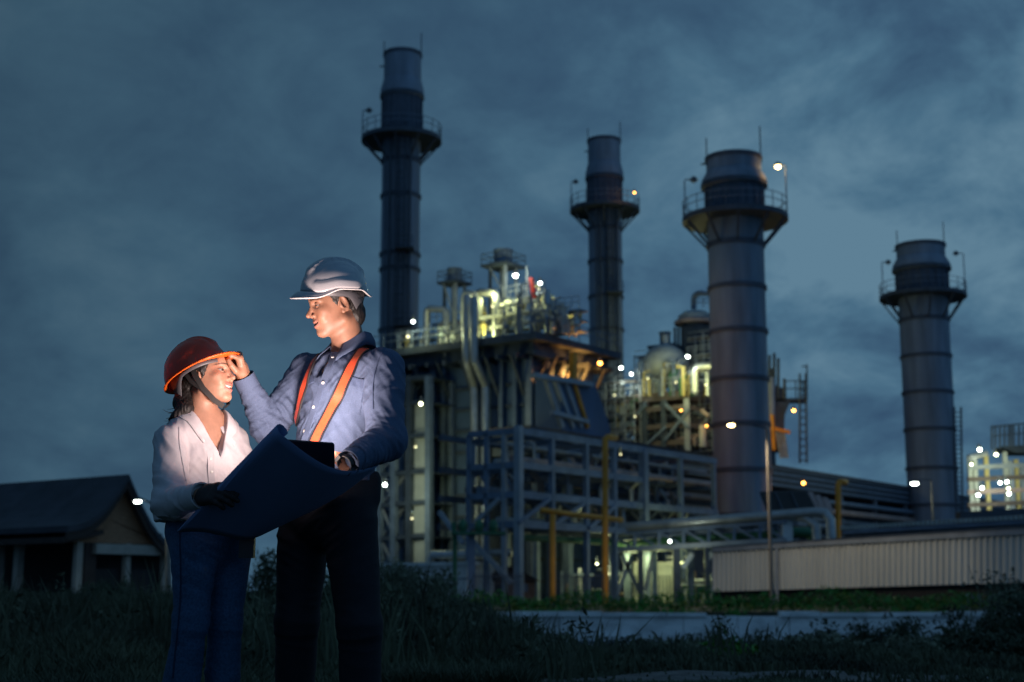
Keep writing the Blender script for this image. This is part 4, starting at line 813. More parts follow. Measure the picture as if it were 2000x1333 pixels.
def bush(px, py, Y, w, label, seed, m_='leaf_dark', dense=1.0, group='wild bushes in the ditch'):
    r_ = random.Random(seed); p = at(px, py, Y); z0 = terr(p.x, Y); h = max(.16, p.z - z0)
    t = thing('bush', label, 'bush', (p.x, Y, z0), group, plant=False); mf = MB(); ms = MB()
    ns = int(9 * w + 7)
    for i in range(ns):
        bx_ = p.x + r_.gauss(0, w * .33); by_ = Y + r_.gauss(0, w * .3); hh = h * r_.uniform(.5, 1.02) * (1 - .35 * min(1, abs(bx_ - p.x) / w)); lean = V((r_.gauss(0, .16), r_.gauss(0, .16), 1)) * hh
        b0 = V((bx_, by_, z0)); ms.tube([b0, b0 + lean * .5 + V((r_.gauss(0, .04), 0, 0)), b0 + lean], [.014, .010, .004], 4, False)
        for k in range(int(10 * dense)):
            q = b0 + lean * r_.uniform(.25, 1.0); s_ = .10 + .10 * r_.random()
            leafmesh(mf, tuple(q), (s_ * 1.3, s_ * 1.3, s_), int(13 * dense), .045, r_, .6)
    mf._add(ms.v, ms.f); mf.build('foliage', m_, t)
bl = [(790, 1096, 20, 1.3, 'tall grey green bush right behind the man, before the low white building', 'leaf_olive', 1.5), (735, 1085, 22, .9, 'bush half hidden behind the man\'s trousers', 'leaf_olive', 1.3), (850, 1160, 23, 1.2, 'lower bush right of the tall one behind the man', 'leaf_dark', 1.3),
      (512, 1072, 21, 1.1, 'bush seen between the woman and the man', 'leaf_dark', 1.3), (640, 1098, 20, 1.1, 'bush seen between the man\'s legs', 'leaf_dark', 1.2), (220, 1135, 36, 1.5, 'round bush under the gable of the house', 'leaf_dark', 1.4), (130, 1158, 34, 1.4, 'bush before the left posts of the house', 'leaf_dark', 1.2), (300, 1180, 30, 1.2, 'bush before the right corner of the house', 'leaf_olive', 1.1),
      (1205, 1232, 24, .75, 'wild bush left of two before the white wall', 'leaf_dark', 1.1), (1390, 1205, 25, .6, 'wild bush with tall shoots, middle of white wall', 'leaf_dark', 1.1), (1450, 1228, 23, .7, 'wild bush just right of the middle of white wall', 'leaf_dark', 1.1), (1310, 1262, 27, .8, 'low wild bush filling the gap before the wall', 'leaf_olive', 1.0),
      (1560, 1262, 22, .9, 'low dark bush below the street lamp', 'leaf_dark', 1.1), (1690, 1205, 21, .95, 'wide dark bush covering the wall right of street lamp', 'leaf_dark', 1.3), (1770, 1190, 22, .8, 'dark bush between the wide one and the tall shoots', 'leaf_dark', 1.2), (1870, 1180, 20, .85, 'dark bush left of the tall shoots at right', 'leaf_dark', 1.3), (1932, 1103, 21, .45, 'slim tall shoot bush before the corrugated shed, left one', 'leaf_olive', 1.0), (1968, 1100, 20, .4, 'slim tall shoot bush before the corrugated shed, right one', 'leaf_olive', 1.0), (1985, 1135, 19, 1.2, 'dense dark bush at the right edge', 'leaf_dark', 1.4), (1640, 1268, 19, .9, 'low bush in front of the wide dark one', 'leaf_olive', 1.1), (1900, 1240, 17, 1.4, 'nearest low bush at the right edge', 'leaf_dark', 1.1), (1130, 1285, 22, .6, 'small bush at the left end of the ditch', 'leaf_dark', 1.0), (1430, 1298, 13, .22, 'small bright green tuft near the gravel path', 'leaf_green', .6)]
for i, (px, py, Y, w, lb, m_, dn) in enumerate(bl): bush(px, py, Y, w, lb, 100 + i, m_, dn)
sg = random.Random(8)
for i, (px, py, Y, w) in enumerate(((20, 1205, 17, 1.1), (95, 1190, 19, 1.2), (175, 1215, 16, 1.0), (262, 1200, 18, 1.1), (320, 1230, 15, .8), (505, 1190, 16, .9), (560, 1235, 14, .7), (640, 1220, 15, .8), (770, 1190, 16, 1.0), (840, 1205, 17, 1.0), (905, 1222, 16, 1.0), (965, 1240, 15, .9), (1030, 1262, 14.5, .8), (60, 1260, 13, .8), (230, 1275, 12.5, .7), (800, 1265, 13, .8), (890, 1285, 12.5, .7), (1290, 1292, 16, .6), (1520, 1285, 15, .8), (1600, 1290, 14, .7), (1760, 1270, 15, .9), (1960, 1265, 14, .8))):
    bush(px, py, Y, w, 'ragged clump of dark scrub standing in the unlit grass', 300 + i, sg.choice(['leaf_dark', 'leaf_olive', 'leaf_olive']), 1.5, 'scrub clumps in the grass')
# grass: nobody could count it
gr = random.Random(77); m = MB(); vs = m.v; fs = m.f
def blade(x, y, z, h, w, bend):
    o = len(vs); a = gr.uniform(0, 6.28); dx, dy = math.cos(a) * w, math.sin(a) * w; bx_, by_ = gr.gauss(0, bend), gr.gauss(0, bend)
    vs.extend(((x - dx, y - dy, z - .02), (x + dx, y + dy, z - .02), (x + dx * .7 + bx_ * .4, y + dy * .7 + by_ * .4, z + h * .6), (x - dx * .7 + bx_ * .4, y - dy * .7 + by_ * .4, z + h * .6), (x + bx_, y + by_, z + h)))
    fs.extend(((o, o + 1, o + 2, o + 3), (o + 3, o + 2, o + 4)))
n_ = 0
while n_ < 90000:
    y = 7.5 + 40 * gr.random() ** 2.1; x = y * gr.uniform(-.40, .40)
    if x > .2 and 9.0 < y < 10.3 and gr.random() < .82: continue
    k = noise.noise((x * .5, y * .5, 7)); tall = (1.0 if x < y * .01 else .36)
    if gr.random() > .62 + k: continue
    h = tall * (.12 + .34 * max(0, k + .35) + .10 * gr.random()) * (1.15 if y > 13 else 1)
    if y < 11.5: h *= .62
    blade(x, y, terr(x, y), h, .006 + .0007 * y, h * .35); n_ += 1
for _ in range(420):                                                # tall weeds standing above the grass
    y = 9.5 + 26 * gr.random() ** 1.5; x = y * gr.uniform(-.40, .40)
    if x > y * .03 and gr.random() < .75: continue
    z = terr(x, y); nb = gr.randint(5, 14); hh = gr.uniform(.35, .85) * (1.0 if x < 0 else .6)
    for _k in range(nb): blade(x + gr.gauss(0, .10), y + gr.gauss(0, .10), z, hh * gr.uniform(.6, 1.1), .006 + .0006 * y, hh * .22)
    if gr.random() < .5: leafmesh(m, (x, y, z + hh * .7), (.12, .12, hh * .35), 26, .035, gr, .6)
mat('grass_blade', (0.078, 0.090, 0.050), 0.8, 0, 0.75, 0.7)
struct(m.build('grass', 'grass_blade', None), 'stuff')
# ================================================================ organic surfaces: signed distances + surface nets
def ell(P, c, r, A=None):
    q = P - np.asarray(c, np.float32)
    if A is not None: q = q @ np.asarray(A, np.float32)
    r = np.asarray(r, np.float32); k0 = np.linalg.norm(q / r, axis=1); k1 = np.linalg.norm(q / (r * r), axis=1)
    return k0 * (k0 - 1) / np.maximum(k1, 1e-6)
def rc_(P, a, b, r1, r2):
    a = np.asarray(a, np.float32); b = np.asarray(b, np.float32); d = b - a; L2 = float(d @ d) + 1e-12
    t = np.clip(((P - a) @ d) / L2, 0, 1); return np.linalg.norm(P - a - t[:, None] * d, axis=1) - (r1 + (r2 - r1) * t)
def chain(P, pts, rs, k=0.0):
    o = None
    for i in range(len(pts) - 1):
        d = rc_(P, pts[i], pts[i + 1], rs[i], rs[i + 1]); o = d if o is None else (smin(o, d, k) if k else np.minimum(o, d))
    return o
def rbox(P, c, half, rad, A=None):
    q = P - np.asarray(c, np.float32)
    if A is not None: q = q @ np.asarray(A, np.float32)
    q = np.abs(q) - (np.asarray(half, np.float32) - rad)
    return np.linalg.norm(np.maximum(q, 0), axis=1) + np.minimum(q.max(axis=1), 0) - rad
def smin(a, b, k): h = np.clip(.5 + .5 * (b - a) / k, 0, 1); return b * (1 - h) + a * h - k * h * (1 - h)
def smax(a, b, k): return -smin(-a, -b, k)
def surfnet(f, lo, hi, h, newton=2):
    lo = np.asarray(lo, float); hi = np.asarray(hi, float); B = 8
    nb = np.ceil((hi - lo) / (h * B)).astype(int); n = nb * B
    bc = np.stack(np.meshgrid(*[np.arange(k) for k in nb], indexing='ij'), -1).reshape(-1, 3)
    cen = (lo + (bc + .5) * B * h - h * .5).astype(np.float32); d = f(cen)
    act = np.abs(d) < B * h * 1.25 + .004
    val = np.repeat(np.repeat(np.repeat(np.where(d < 0, -1, 1).reshape(nb).astype(np.float32), B, 0), B, 1), B, 2)
    loc = np.stack(np.meshgrid(*[np.arange(B)] * 3, indexing='ij'), -1).reshape(-1, 3)
    idx = bc[act]
    for s in range(0, len(idx), 1200):
        g = (idx[s:s + 1200, None, :] * B + loc[None]).reshape(-1, 3)
        val[g[:, 0], g[:, 1], g[:, 2]] = f((lo + g * h).astype(np.float32))
    ins = val < 0
    cnt = np.zeros(tuple(n - 1), np.int8)
    for dx in (0, 1):
        for dy in (0, 1):
            for dz in (0, 1): cnt += ins[dx:n[0] - 1 + dx, dy:n[1] - 1 + dy, dz:n[2] - 1 + dz]
    cells = np.argwhere((cnt > 0) & (cnt < 8)); cid = -np.ones(tuple(n - 1), np.int32); cid[tuple(cells.T)] = np.arange(len(cells))
    acc = np.zeros((len(cells), 3)); w = np.zeros(len(cells))
    cor = [(i, j, k) for i in (0, 1) for j in (0, 1) for k in (0, 1)]
    for a in cor:
        for b in cor:
            if sum(b) - sum(a) == 1 and sum(abs(np.subtract(a, b))) == 1:
                va = val[tuple((cells + a).T)]; vb = val[tuple((cells + b).T)]; m = (va < 0) != (vb < 0)
                t = np.where(m, va / np.where(m, va - vb, 1), 0)
                p = np.asarray(a) + t[:, None] * (np.asarray(b) - np.asarray(a)); acc += p * m[:, None]; w += m
    v = lo + (cells + acc / w[:, None]) * h
    F = []
    for ax in range(3):
        e = [0, 0, 0]; e[ax] = 1; u, w_ = (ax + 1) % 3, (ax + 2) % 3
        s0 = tuple(slice(0, n[i] - 1) for i in range(3)); s1 = tuple(slice(e[i], n[i] - 1 + e[i]) for i in range(3))
        A_, B_ = ins[s0], ins[s1]; ed = np.argwhere(A_ != B_); ed = ed[(ed[:, u] > 0) & (ed[:, w_] > 0)]
        du = np.zeros(3, int); du[u] = 1; dw = np.zeros(3, int); dw[w_] = 1
        q = np.stack([cid[tuple((ed - du - dw).T)], cid[tuple((ed - dw).T)], cid[tuple(ed.T)], cid[tuple((ed - du).T)]], 1)
        ok = (q >= 0).all(1); fl = ~A_[tuple(ed.T)]; q[fl] = q[fl][:, ::-1]; F.append(q[ok])
    F = np.concatenate(F)
    def grad(p):
        g = np.empty_like(p)
        for i in range(3):
            o = np.zeros(3); o[i] = h * .35; g[:, i] = f((p + o).astype(np.float32)) - f((p - o).astype(np.float32))
        return g / np.maximum(np.linalg.norm(g, axis=1), 1e-9)[:, None]
    for _ in range(newton):
        dd = np.clip(f(v.astype(np.float32)), -h, h); v = v - grad(v) * dd[:, None] * .9
    return v, F, grad(v)
def npmesh(name, v, F, m, parent, col=None, org=None, smooth=True):
    me = bpy.data.meshes.new(name); o = np.asarray(org if org is not None else ORG[parent.name]); me.from_pydata((v - o).tolist(), [], F.tolist()); me.update()
    me.materials.append(M[m])
    if col is not None:
        a = me.color_attributes.new('tint', 'FLOAT_COLOR', 'POINT'); a.data.foreach_set('color', np.concatenate([col, np.ones((len(col), 1))], 1).astype(np.float32).ravel())
    if smooth: me.shade_smooth()
    ob = bpy.data.objects.new(name, me); C.objects.link(ob)
    if parent is not None: ob.parent = parent; ORG[ob.name] = ORG[parent.name]
    else: ob.location = o
    return ob
def A_(v): return np.array([v[0], v[1], v[2]], float)
def P_(px, py, Y): return A_(at(px, py, Y))
def nz(v, sc, seed=0): return np.array([noise.noise((a * sc + seed, b * sc, c * sc)) for a, b, c in v])
def folds(v, nrm, lst, base=0.0012, bs=22, seed=0):
    d = base * nz(v, bs, seed)
    for (p, ax, amp, lam, rad) in lst:
        q = v - p; ax = np.asarray(ax, float); ax = ax / np.linalg.norm(ax); g = np.exp(-(q ** 2).sum(1) / rad ** 2); on = np.nonzero(g > .02)[0]
        al = q[on] @ ax; w = q[on] / (lam * 2.6) + np.outer(al, ax) * (1 / (lam * .62) - 1 / (lam * 2.6)); n1 = nz(w, 1.0, seed + 11.3); d[on] += 1.25 * amp * g[on] * (1 - 3.2 * np.abs(n1))
    return v + nrm * d[:, None]
def frame(yaw, pitch, roll=0):                 # yaw: 0 looks at camera, positive turns to the image left; pitch: positive looks up
    f0 = np.array([-math.sin(yaw), -math.cos(yaw), 0]); l = np.array([math.cos(yaw), -math.sin(yaw), 0]); u0 = np.array([0, 0, 1.])
    f = f0 * math.cos(pitch) + u0 * math.sin(pitch); u = u0 * math.cos(pitch) - f0 * math.sin(pitch)
    l2 = l * math.cos(roll) + u * math.sin(roll); u2 = u * math.cos(roll) - l * math.sin(roll)
    return np.stack([f, l2, u2], 1)            # columns: forward, left, up
# ---------------------------------------------------------------- heads (head frame, centimetres; x forward, y left, z up)
def head_sdf(Q, fem, smile):
    a = np.abs(Q[:, 1:2]); S_ = np.concatenate([Q[:, :1], a, Q[:, 2:]], 1)     # mirrored
    d = ell(Q, (-1.2, 0, 3.2), (9.7, 7.7, 8.5))
    d = smin(d, ell(Q, (3.0, 0, -1.6), (6.2, 6.2, 7.2)), 2.0)
    jw = 4.3 if fem else 5.0
    d = smin(d, rc_(S_, (-.6, jw, -6.4), (5.9, 1.2, -10.0), 1.9, 1.6), 2.6)
    d = smin(d, ell(Q, (4.2, 0, -6.2), (4.4, 4.4, 4.6)), 2.2)
    d = smin(d, ell(Q, (7.0, 0, -10.0), (1.7, 1.9, 1.6)), 1.4)
    cb_ = .25 if fem else 0
    d = smin(d, ell(S_, (5.9, 3.9, -2.6 + .3 * smile), (2.2, 2.0 + cb_, 1.9)), 1.8)
    if not fem: d = smin(d, rc_(S_, (8.0, .8, 1.6), (7.0, 4.4, 1.7), .8, .8), 1.2)
    d = smin(d, ell(Q, (7.6, 0, 3.6), (1.8, 4.4, 3.0)), 1.6)
    # muzzle, nose
    d = smin(d, ell(Q, (7.1, 0, -6.2), (1.9, 2.6, 2.3)), 1.3)
    nl = 10.6 if fem else 10.8
    d = smin(d, chain(Q, [(8.3, 0, 1.5), (9.2, 0, -1.0), (nl, 0, -3.1)], [.75, .75, .95], .5), .9)
    d = smin(d, ell(S_, (9.0, 1.25, -3.5), (1.1, .75, .75)), .5)
    d = smax(d, -ell(S_, (9.6, .65, -4.15), (.5, .32, .3)), .25)
    # eyes
    d = smax(d, -ell(S_, (9.0, 3.2, .25), (1.7, 1.75, 1.05)), .9)
    d = smin(d, ell(S_, (7.15, 3.15, .15), (1.32, 1.32, 1.32)), .12)
    lid = np.linalg.norm(S_ - np.array([7.15, 3.15, .15], np.float32), axis=1)
    up_ = np.maximum(lid - 1.52, np.maximum((.04 if not fem else .42) - Q[:, 2], 4.0 - Q[:, 0])); d = smin(d, up_, .12)
    lo_ = np.maximum(lid - 1.50, np.maximum(Q[:, 2] + .36, 4.0 - Q[:, 0])); d = smin(d, lo_, .15)
    # lips
    w = 2.5 + .5 * smile
    zc = -6.6 + .12 * smile * S_[:, 1] ** 2
    Ql = np.stack([Q[:, 0] + .13 * S_[:, 1] ** 2, Q[:, 1], Q[:, 2] - zc], 1).astype(np.float32); op = (.60 if fem else .34) * smile
    d = smax(d, -ell(Ql, (9.3, 0, 0), (1.5, w * .88, .20 + op)), .15)
    d = smin(d, ell(Ql, (8.75, 0, .52 + op), (.75, w, .50)), .35)
    d = smin(d, ell(Ql, (8.6, 0, -.60 - op), (.75, w * .86, .58)), .35)
    d = smin(d, ell(Ql, (7.3, 0, .05 + op * .4), (1.0, w * .85, .45 + op)), .05)   # teeth
    # cheeks bunched by the smile
    d = smin(d, ell(S_, (6.6, 3.5, -4.4), (1.5, 1.5, 1.6)), 1.4)
    # ears
    el = math.radians(14); E = np.array([[math.cos(el), 0, math.sin(el)], [0, 1, 0], [-math.sin(el), 0, math.cos(el)]])
    ear = ell(S_, (-.9, 7.7, -1.0), (1.75, .75, 3.1), E)
    ear = smax(ear, -ell(S_, (-.6, 8.3, -.7), (1.0, .75, 2.0), E), .2)
    ear = smin(ear, ell(S_, (-.2, 7.7, -3.6), (.8, .55, .9)), .4)
    ear = smin(ear, ell(S_, (.55, 7.5, -1.5), (.45, .55, .8)), .3)
    d = smin(d, ear, .5)
    return d
def head_color(Q, fem, skin):
    n = len(Q); col = np.tile(np.asarray(skin, float), (n, 1)); ay = np.abs(Q[:, 1]); x, z = Q[:, 0], Q[:, 2]
    def put(mask, c, k=1.0): m = np.clip(mask, 0, 1)[:, None] * k; col[:] = col * (1 - m) + np.asarray(c) * m
    sstep = lambda e0, e1, t: np.clip((t - e0) / (e1 - e0), 0, 1)
    if not fem:                                                          # light stubble over lip and chin
        st_ = np.exp(-((z + 5.0) / .5) ** 2) * (ay < 2.6) * (x > 7) + sstep(-8.0, -9.3, z) * (x > 1) * .6
        put(st_ * .45, (.16, .10, .08))
    put((np.exp(-((ay - 3.5) / 2.0) ** 2) * np.exp(-((z + 3.2) / 1.8) ** 2) * (x > 4)) * .3, np.asarray(skin) * (1.15, .85, .8))
    zb = 2.1 + (.35 if fem else .2) - .06 * (ay - 3.2) ** 2; th = .28 if fem else .42
    put(np.exp(-((z - zb) / th) ** 4) * sstep(1.0, 1.5, ay) * sstep(5.6, 5.0, ay) * (x > 4.5), (.035, .022, .016), .9)
    r = np.sqrt((ay - 3.15) ** 2 + (z - .15) ** 2); onball = (np.abs(np.sqrt((x - 7.15) ** 2 + (ay - 3.15) ** 2 + (z - .15) ** 2) - 1.32) < .10) & (x > 7.0)
    top = .04 if not fem else .42
    eye = onball & (z < top) & (z > -.36)
    put(eye * 1.0, (.28, .25, .24)); iy = ay - 3.15
    put((eye & (np.sqrt((iy) ** 2 + (z - (-.2 if not fem else .1)) ** 2) < .85)) * 1.0, (.03, .018, .012))
    put((np.abs(z - top) < .15) * (np.abs(np.sqrt((x - 7.15) ** 2 + (ay - 3.15) ** 2 + (z - .15) ** 2) - 1.45) < .2) * (x > 6.6) * 1.0, (.03, .02, .018), .85)
    smile = 1.0 if fem else .85; zc = -6.6 + .12 * smile * ay ** 2; op = (.60 if fem else .34) * smile; zl = z - zc; w = 2.5 + .5 * smile
    lip = (x > 6.4) & (ay < w)
    put((lip & (zl > .10 + op * .6) & (zl < .95 + op * .8)) * 1.0, (.42, .13, .11) if fem else (.36, .15, .12), .8)
    put((lip & (zl < -.10 - op * .5) & (zl > -1.15 - op)) * 1.0, (.44, .14, .12) if fem else (.38, .16, .13), .8)
    put((lip & (x + .13 * ay ** 2 < 8.62) & (np.abs(zl) < .36 + op) & (ay < w * .85)) * 1.0, (.72, .68, .62) if (fem) else (.45, .35, .30))
    put(((zl < -.12 - op * .3) & lip & (x + .13 * ay ** 2 < 8.4) & (np.abs(zl) < .5 + op)) * 1.0, (.12, .03, .03), .8)
    return col
# ---------------------------------------------------------------- hands: wrist, palm direction, back-of-hand normal, thumb side
def hand_sdf(P, wrist, dirv, back, thumb, curl, scale=1.0, spread=.5, tcurl=0.5):
    s = scale; d_ = dirv / np.linalg.norm(dirv); b = back - d_ * (back @ d_); b /= np.linalg.norm(b); t = np.cross(b, d_); t *= np.sign(t @ thumb)
    pc = wrist + d_ * .048 * s
    A = np.stack([d_, t, b], 1)
    o = smin(rbox(P, pc + d_ * .003, (.047 * s, .040 * s, .0165 * s), .0150 * s, A), rc_(P, wrist - d_ * .03, wrist + d_ * .03, .025 * s, .024 * s), .022)
    for i in range(4):
        kn = wrist + d_ * (.086 - .004 * abs(i - 1) - .004 * (i == 3)) * s + t * (.029 - .0195 * i) * s + b * .002
        ln = (.040, .045, .041, .032)[i] * s; r = (.0094, .0096, .0092, .0082)[i] * s; c = curl[i]
        dv = d_ + t * spread * (.12 - .08 * i); dv /= np.linalg.norm(dv); pts = [kn - d_ * .02, kn]; ang = 0
        for j in range(3):
            ang += c[j]; q = dv * math.cos(ang) - b * math.sin(ang); pts.append(pts[-1] + q * ln * (1, .64, .52)[j])
        o = smin(o, chain(P, pts, [r * 1.05, r * 1.08, r, r * .92, r * .78], .002), .005)
    tb = wrist + d_ * .022 * s + t * .026 * s - b * .006; q1 = tb + (t * .62 + d_ * .62 - b * .45 * tcurl * 2) * .036 * s; q2 = q1 + (d_ * .8 + t * (.3 - .3 * tcurl) - b * .7 * tcurl) * .032 * s; q3 = q2 + (d_ * .85 - t * .25 * tcurl - b * .45 * tcurl) * .026 * s
    o = smin(o, chain(P, [tb, q1, q2, q3], [.0175 * s, .0135 * s, .0112 * s, .0092 * s], .003), .014)
    return o
# ---------------------------------------------------------------- materials for people
mat('skin', (1, 1, 1), 0.52, 0, 0.11, 45, bump=.08, bscale=300, sss=.10, attr='tint')
mat('hair_black', (0.010, 0.008, 0.0075), 0.58, 0, 0.5, 40, stretch=(1, 1, .15), bump=.3, bscale=120)
mat('denim_shirt', (0.080, 0.114, 0.20), 0.85, 0, 0.18, 300, bump=.25, bscale=500, detail=3)
mat('denim_seam', (0.066, 0.096, 0.18), 0.85, 0, 0.28, 260)
mat('cotton_white', (0.58, 0.545, 0.565), 0.8, 0, 0.04, 90, bump=.08, bscale=400)
mat('trousers_navy', (0.008, 0.009, 0.016), 0.85, 0, 0.3, 200, bump=.2, bscale=400)
mat('jeans_blue', (0.032, 0.085, 0.175), 0.85, 0, 0.35, 120, bump=.25, bscale=400)
mat('button_white', (0.75, 0.74, 0.70), 0.35); mat('strap_orange', (0.80, 0.095, 0.035), 0.42, 0, .12, 80, bump=.15, bscale=200, spec=.6); mat('strap_edge', (0.018, 0.014, 0.016), 0.7)
mat('helmet_white', (0.50, 0.50, 0.53), 0.16, 0, 0.03, 5, coat=.5); mat('helmet_trim', (0.72, 0.70, 0.70), 0.4); mat('helmet_grey', (0.075, 0.075, 0.085), 0.5)
mat('helmet_red', (0.88, 0.075, 0.025), 0.3, 0, 0.08, 8, coat=.4, trans=.22); mat('helmet_lip', (0.85, 0.16, 0.02), 0.4, trans=.25)
mat('webbing_black', (0.012, 0.011, 0.011), 0.7, 0, .2, 200)
mat('cotton_seam', (.5, .48, .5), .85)
mat('paper_blue', (0.16, 0.23, 0.42), 0.75, 0, 0.10, 3); mat('device_black', (0.006, 0.006, 0.008), 0.35); mat('shoe_dark', (0.02, 0.018, 0.016), 0.5); mat('radio_red', (0.35, 0.02, 0.015), 0.4)
Z3 = np.array([0, 0, 1.0])
# ================================================================ the man
GM = np.array([-.66, 5.12, 0]); man = thing('person', 'taller man in denim shirt and orange braces touching the woman\'s red hard hat', 'person', (-.66, 5.12, 0), None, plant=False)
HM = P_(655, 592, 5.08); RM = frame(R(68), R(-13), R(-5)); hs = 1.0
def toH(P, O, Rm, s): return ((P - O.astype(np.float32)) @ Rm.astype(np.float32)) * np.float32(100 / s)
mF = np.array([-math.sin(R(44)), -math.cos(R(44)), 0]); mL = np.array([math.cos(R(44)), -math.sin(R(44)), 0])
neck0 = P_(678, 690, 5.14); nbase = HM + RM @ np.array([-2.2, 0, -6.5]) / 100
shR, shL = P_(606, 727, 5.28), P_(748, 722, 4.99)
elR, wrR = P_(524, 836, 5.20), P_(475, 735, 5.10)
elL, wrL = P_(755, 862, 4.86), P_(676, 906, 4.69)
chestM, bellyM, pelM = P_(668, 775, 5.13), P_(655, 890, 5.11), P_(642, 990, 5.11)
TA = np.stack([mL, mF, Z3], 1)
hR_dir = P_(459, 700, 5.06) - wrR
def man_hands(P):
    h1 = hand_sdf(P, wrR, P_(466, 692, 5.06) - wrR, A_((.93, .20, .1)), A_((-.3, -.9, .1)), [(.95, 1.25, .5), (1.05, 1.25, .6), (1.15, 1.3, .6), (1.25, 1.3, .6)], .90, .25, .55)
    h2 = hand_sdf(P, wrL, P_(642, 900, 4.66) - wrL, A_((.2, -.75, .5)), A_((-.1, .1, .9)), [(.5, .7, .4), (.6, .8, .4), (.7, .8, .5), (.8, .8, .5)], .96, .4, .5)
    return np.minimum(h1, h2)
def man_body(P):
    Q = toH(P, HM, RM, hs)
    near = np.linalg.norm(P - HM.astype(np.float32), axis=1) < .30; d = np.linalg.norm(P - HM.astype(np.float32), axis=1) - .10
    if near.any(): d[near] = head_sdf(Q[near], False, .85) / 100
    nk = chain(P, [nbase, neck0 + A_((.01, 0, .0)), neck0 - A_((0, 0, .1))], [.056, .062, .075], .02)
    d = smin(d, nk, .022)
    d = smin(d, ell(P, chestM - Z3 * .01, (.165, .10, .155), TA), .04); d = smin(d, ell(P, bellyM, (.15, .095, .2), TA), .05); d = smin(d, ell(P, pelM, (.15, .10, .12), TA), .05)
    d = smin(d, chain(P, [shR, elR, wrR], [.05, .04, .026], .02), .03); d = smin(d, chain(P, [shL, elL, wrL], [.05, .04, .026], .02), .03)
    return smin(d, man_hands(P), .012)
v, F, nr = surfnet(man_body, (-1.03, 4.70, .85), (-.34, 5.36, 1.78), .0027)
Q = toH(v.astype(np.float32), HM, RM, hs); col = head_color(Q, False, (.335, .168, .105)); far_ = np.linalg.norm(v - HM, axis=1) > .2; col[far_] = (.335, .168, .105)
man_b = npmesh('body', v, F, 'skin', man, col)
# hair: a cap clipped to the hairline
def man_hair(P):
    Q = toH(P, HM, RM, hs); ay = np.abs(Q[:, 1]); d = ell(Q, (-1.4, 0, 3.2), (10.1, 8.15, 8.9)); d = smin(d, ell(Q, (-6.3, 0, -4.6), (4.0, 6.0, 5.6)), 1.0)
    line = np.where(Q[:, 0] > 1.2, 5.4 - 0 * ay, np.where(Q[:, 0] > .2, -1.6, -30)); lz = 3.6 - Q[:, 2]
    front = smax(Q[:, 0] - 4.2 - .0 * ay, 2.4 - Q[:, 2], .4); side_ = np.maximum(Q[:, 0] - 2.6 - .45 * Q[:, 2] - .15 * np.sin(Q[:, 2] * 4), -2.6 - Q[:, 2]); bk = np.maximum(Q[:, 0] + 2.6 + .12 * (Q[:, 2] + 2), -11.5 - Q[:, 2])
    hole = -(ell(np.stack([Q[:, 0], ay, Q[:, 2]], 1).astype(np.float32), (-.9, 7.7, -1.6), (2.3, 2.4, 2.9)))
    return smax(smax(smax(d, np.minimum(np.minimum(front, side_), bk), .3), hole, .2), toH(P, HM, RM, hs)[:, 2] - 5.5, .1) / 100
v, F, nr = surfnet(man_hair, HM - .15, HM + .15, .003); v = v + nr * (.0022 * nz(v * np.array([1, 1, .35]), 190))[:, None]
npmesh('hair', v, F, 'hair_black', man)
# shirt
def man_shirt(P):
    d = ell(P, chestM + A_((.0, 0, -.01)), (.195, .128, .185), TA); d = smin(d, ell(P, bellyM, (.172, .122, .22), TA), .06); d = smin(d, ell(P, pelM + A_((0, 0, .06)), (.160, .112, .11), TA), .05)
    d = smin(d, rc_(P, shR, neck0 - Z3 * .058, .060, .052), .04); d = smin(d, rc_(P, shL, neck0 - Z3 * .058, .064, .052), .04)
    bl = ell(P, chestM + mF * -.05 + Z3 * .02, (.17, .10, .15), TA); d = smin(d, bl, .05)
    a1 = chain(P, [shR + mF * .01, elR, elR + (wrR - elR) * .93], [.068, .056, .036], .03); a2 = chain(P, [shL, elL, elL + (wrL - elL) * .86], [.076, .064, .044], .03)
    d = smin(d, a1, .03); d = smin(d, a2, .028)
    cut = rc_(P, neck0 + A_((.004, 0, -.015)), nbase + Z3 * .05, .062, .080); d = smax(d, -cut, .012)                     # neck opening
    vo = neck0 + mF * .08 - Z3 * .045; d = smax(d, -ell(P, vo + mF * .03, (.026, .05, .062), TA), .01)
    d = np.maximum(d, .985 - P[:, 2])
    for w_, e_, r_ in ((wrR, elR, .93), (wrL, elL, .86)):                # cuffs end cleanly
        ax = (w_ - e_) / np.linalg.norm(w_ - e_); c0 = e_ + (w_ - e_) * r_; nn = np.linalg.norm(P - c0.astype(np.float32), axis=1) < .09
        d = np.where(nn, np.maximum(d, (P - c0.astype(np.float32)) @ ax.astype(np.float32)), d)
    return d
v, F, nr = surfnet(man_shirt, (-1.03, 4.70, .93), (-.30, 5.42, 1.52), .0042)
uaR, faR, uaL, faL = elR - shR, wrR - elR, elL - shL, wrL - elL
fl = [(elR, uaR + faR * -.6, .006, .034, .09), (shR * .4 + elR * .6, uaR + A_((0, 0, .1)), .0045, .05, .09), (elR * .55 + wrR * .45, faR, .0035, .03, .07),
      (elL + A_((-.03, 0, -.01)), faL + uaL * .4, .0045, .04, .10), (elL * .6 + wrL * .4, faL, .004, .034, .08), (shL * .55 + elL * .45, uaL + mL * .5, .0035, .06, .10), (shL, mL + Z3 * .9, .003, .05, .08),
      (bellyM + mF * .1, A_((1, 0, .35)), .004, .06, .14), (chestM + mF * .12 - mL * .12, A_((1, 0, .9)), .0035, .05, .10), (chestM + mF * .1 + mL * .14, A_((.8, 0, -.8)), .0035, .045, .10), (P_(600, 860, 5.05), A_((.8, 0, -.6)), .004, .04, .10), (chestM, A_((1, 0, .6)), .0028, .04, .4), (elR, A_((.6, 0, -.8)), .0025, .035, .25)]
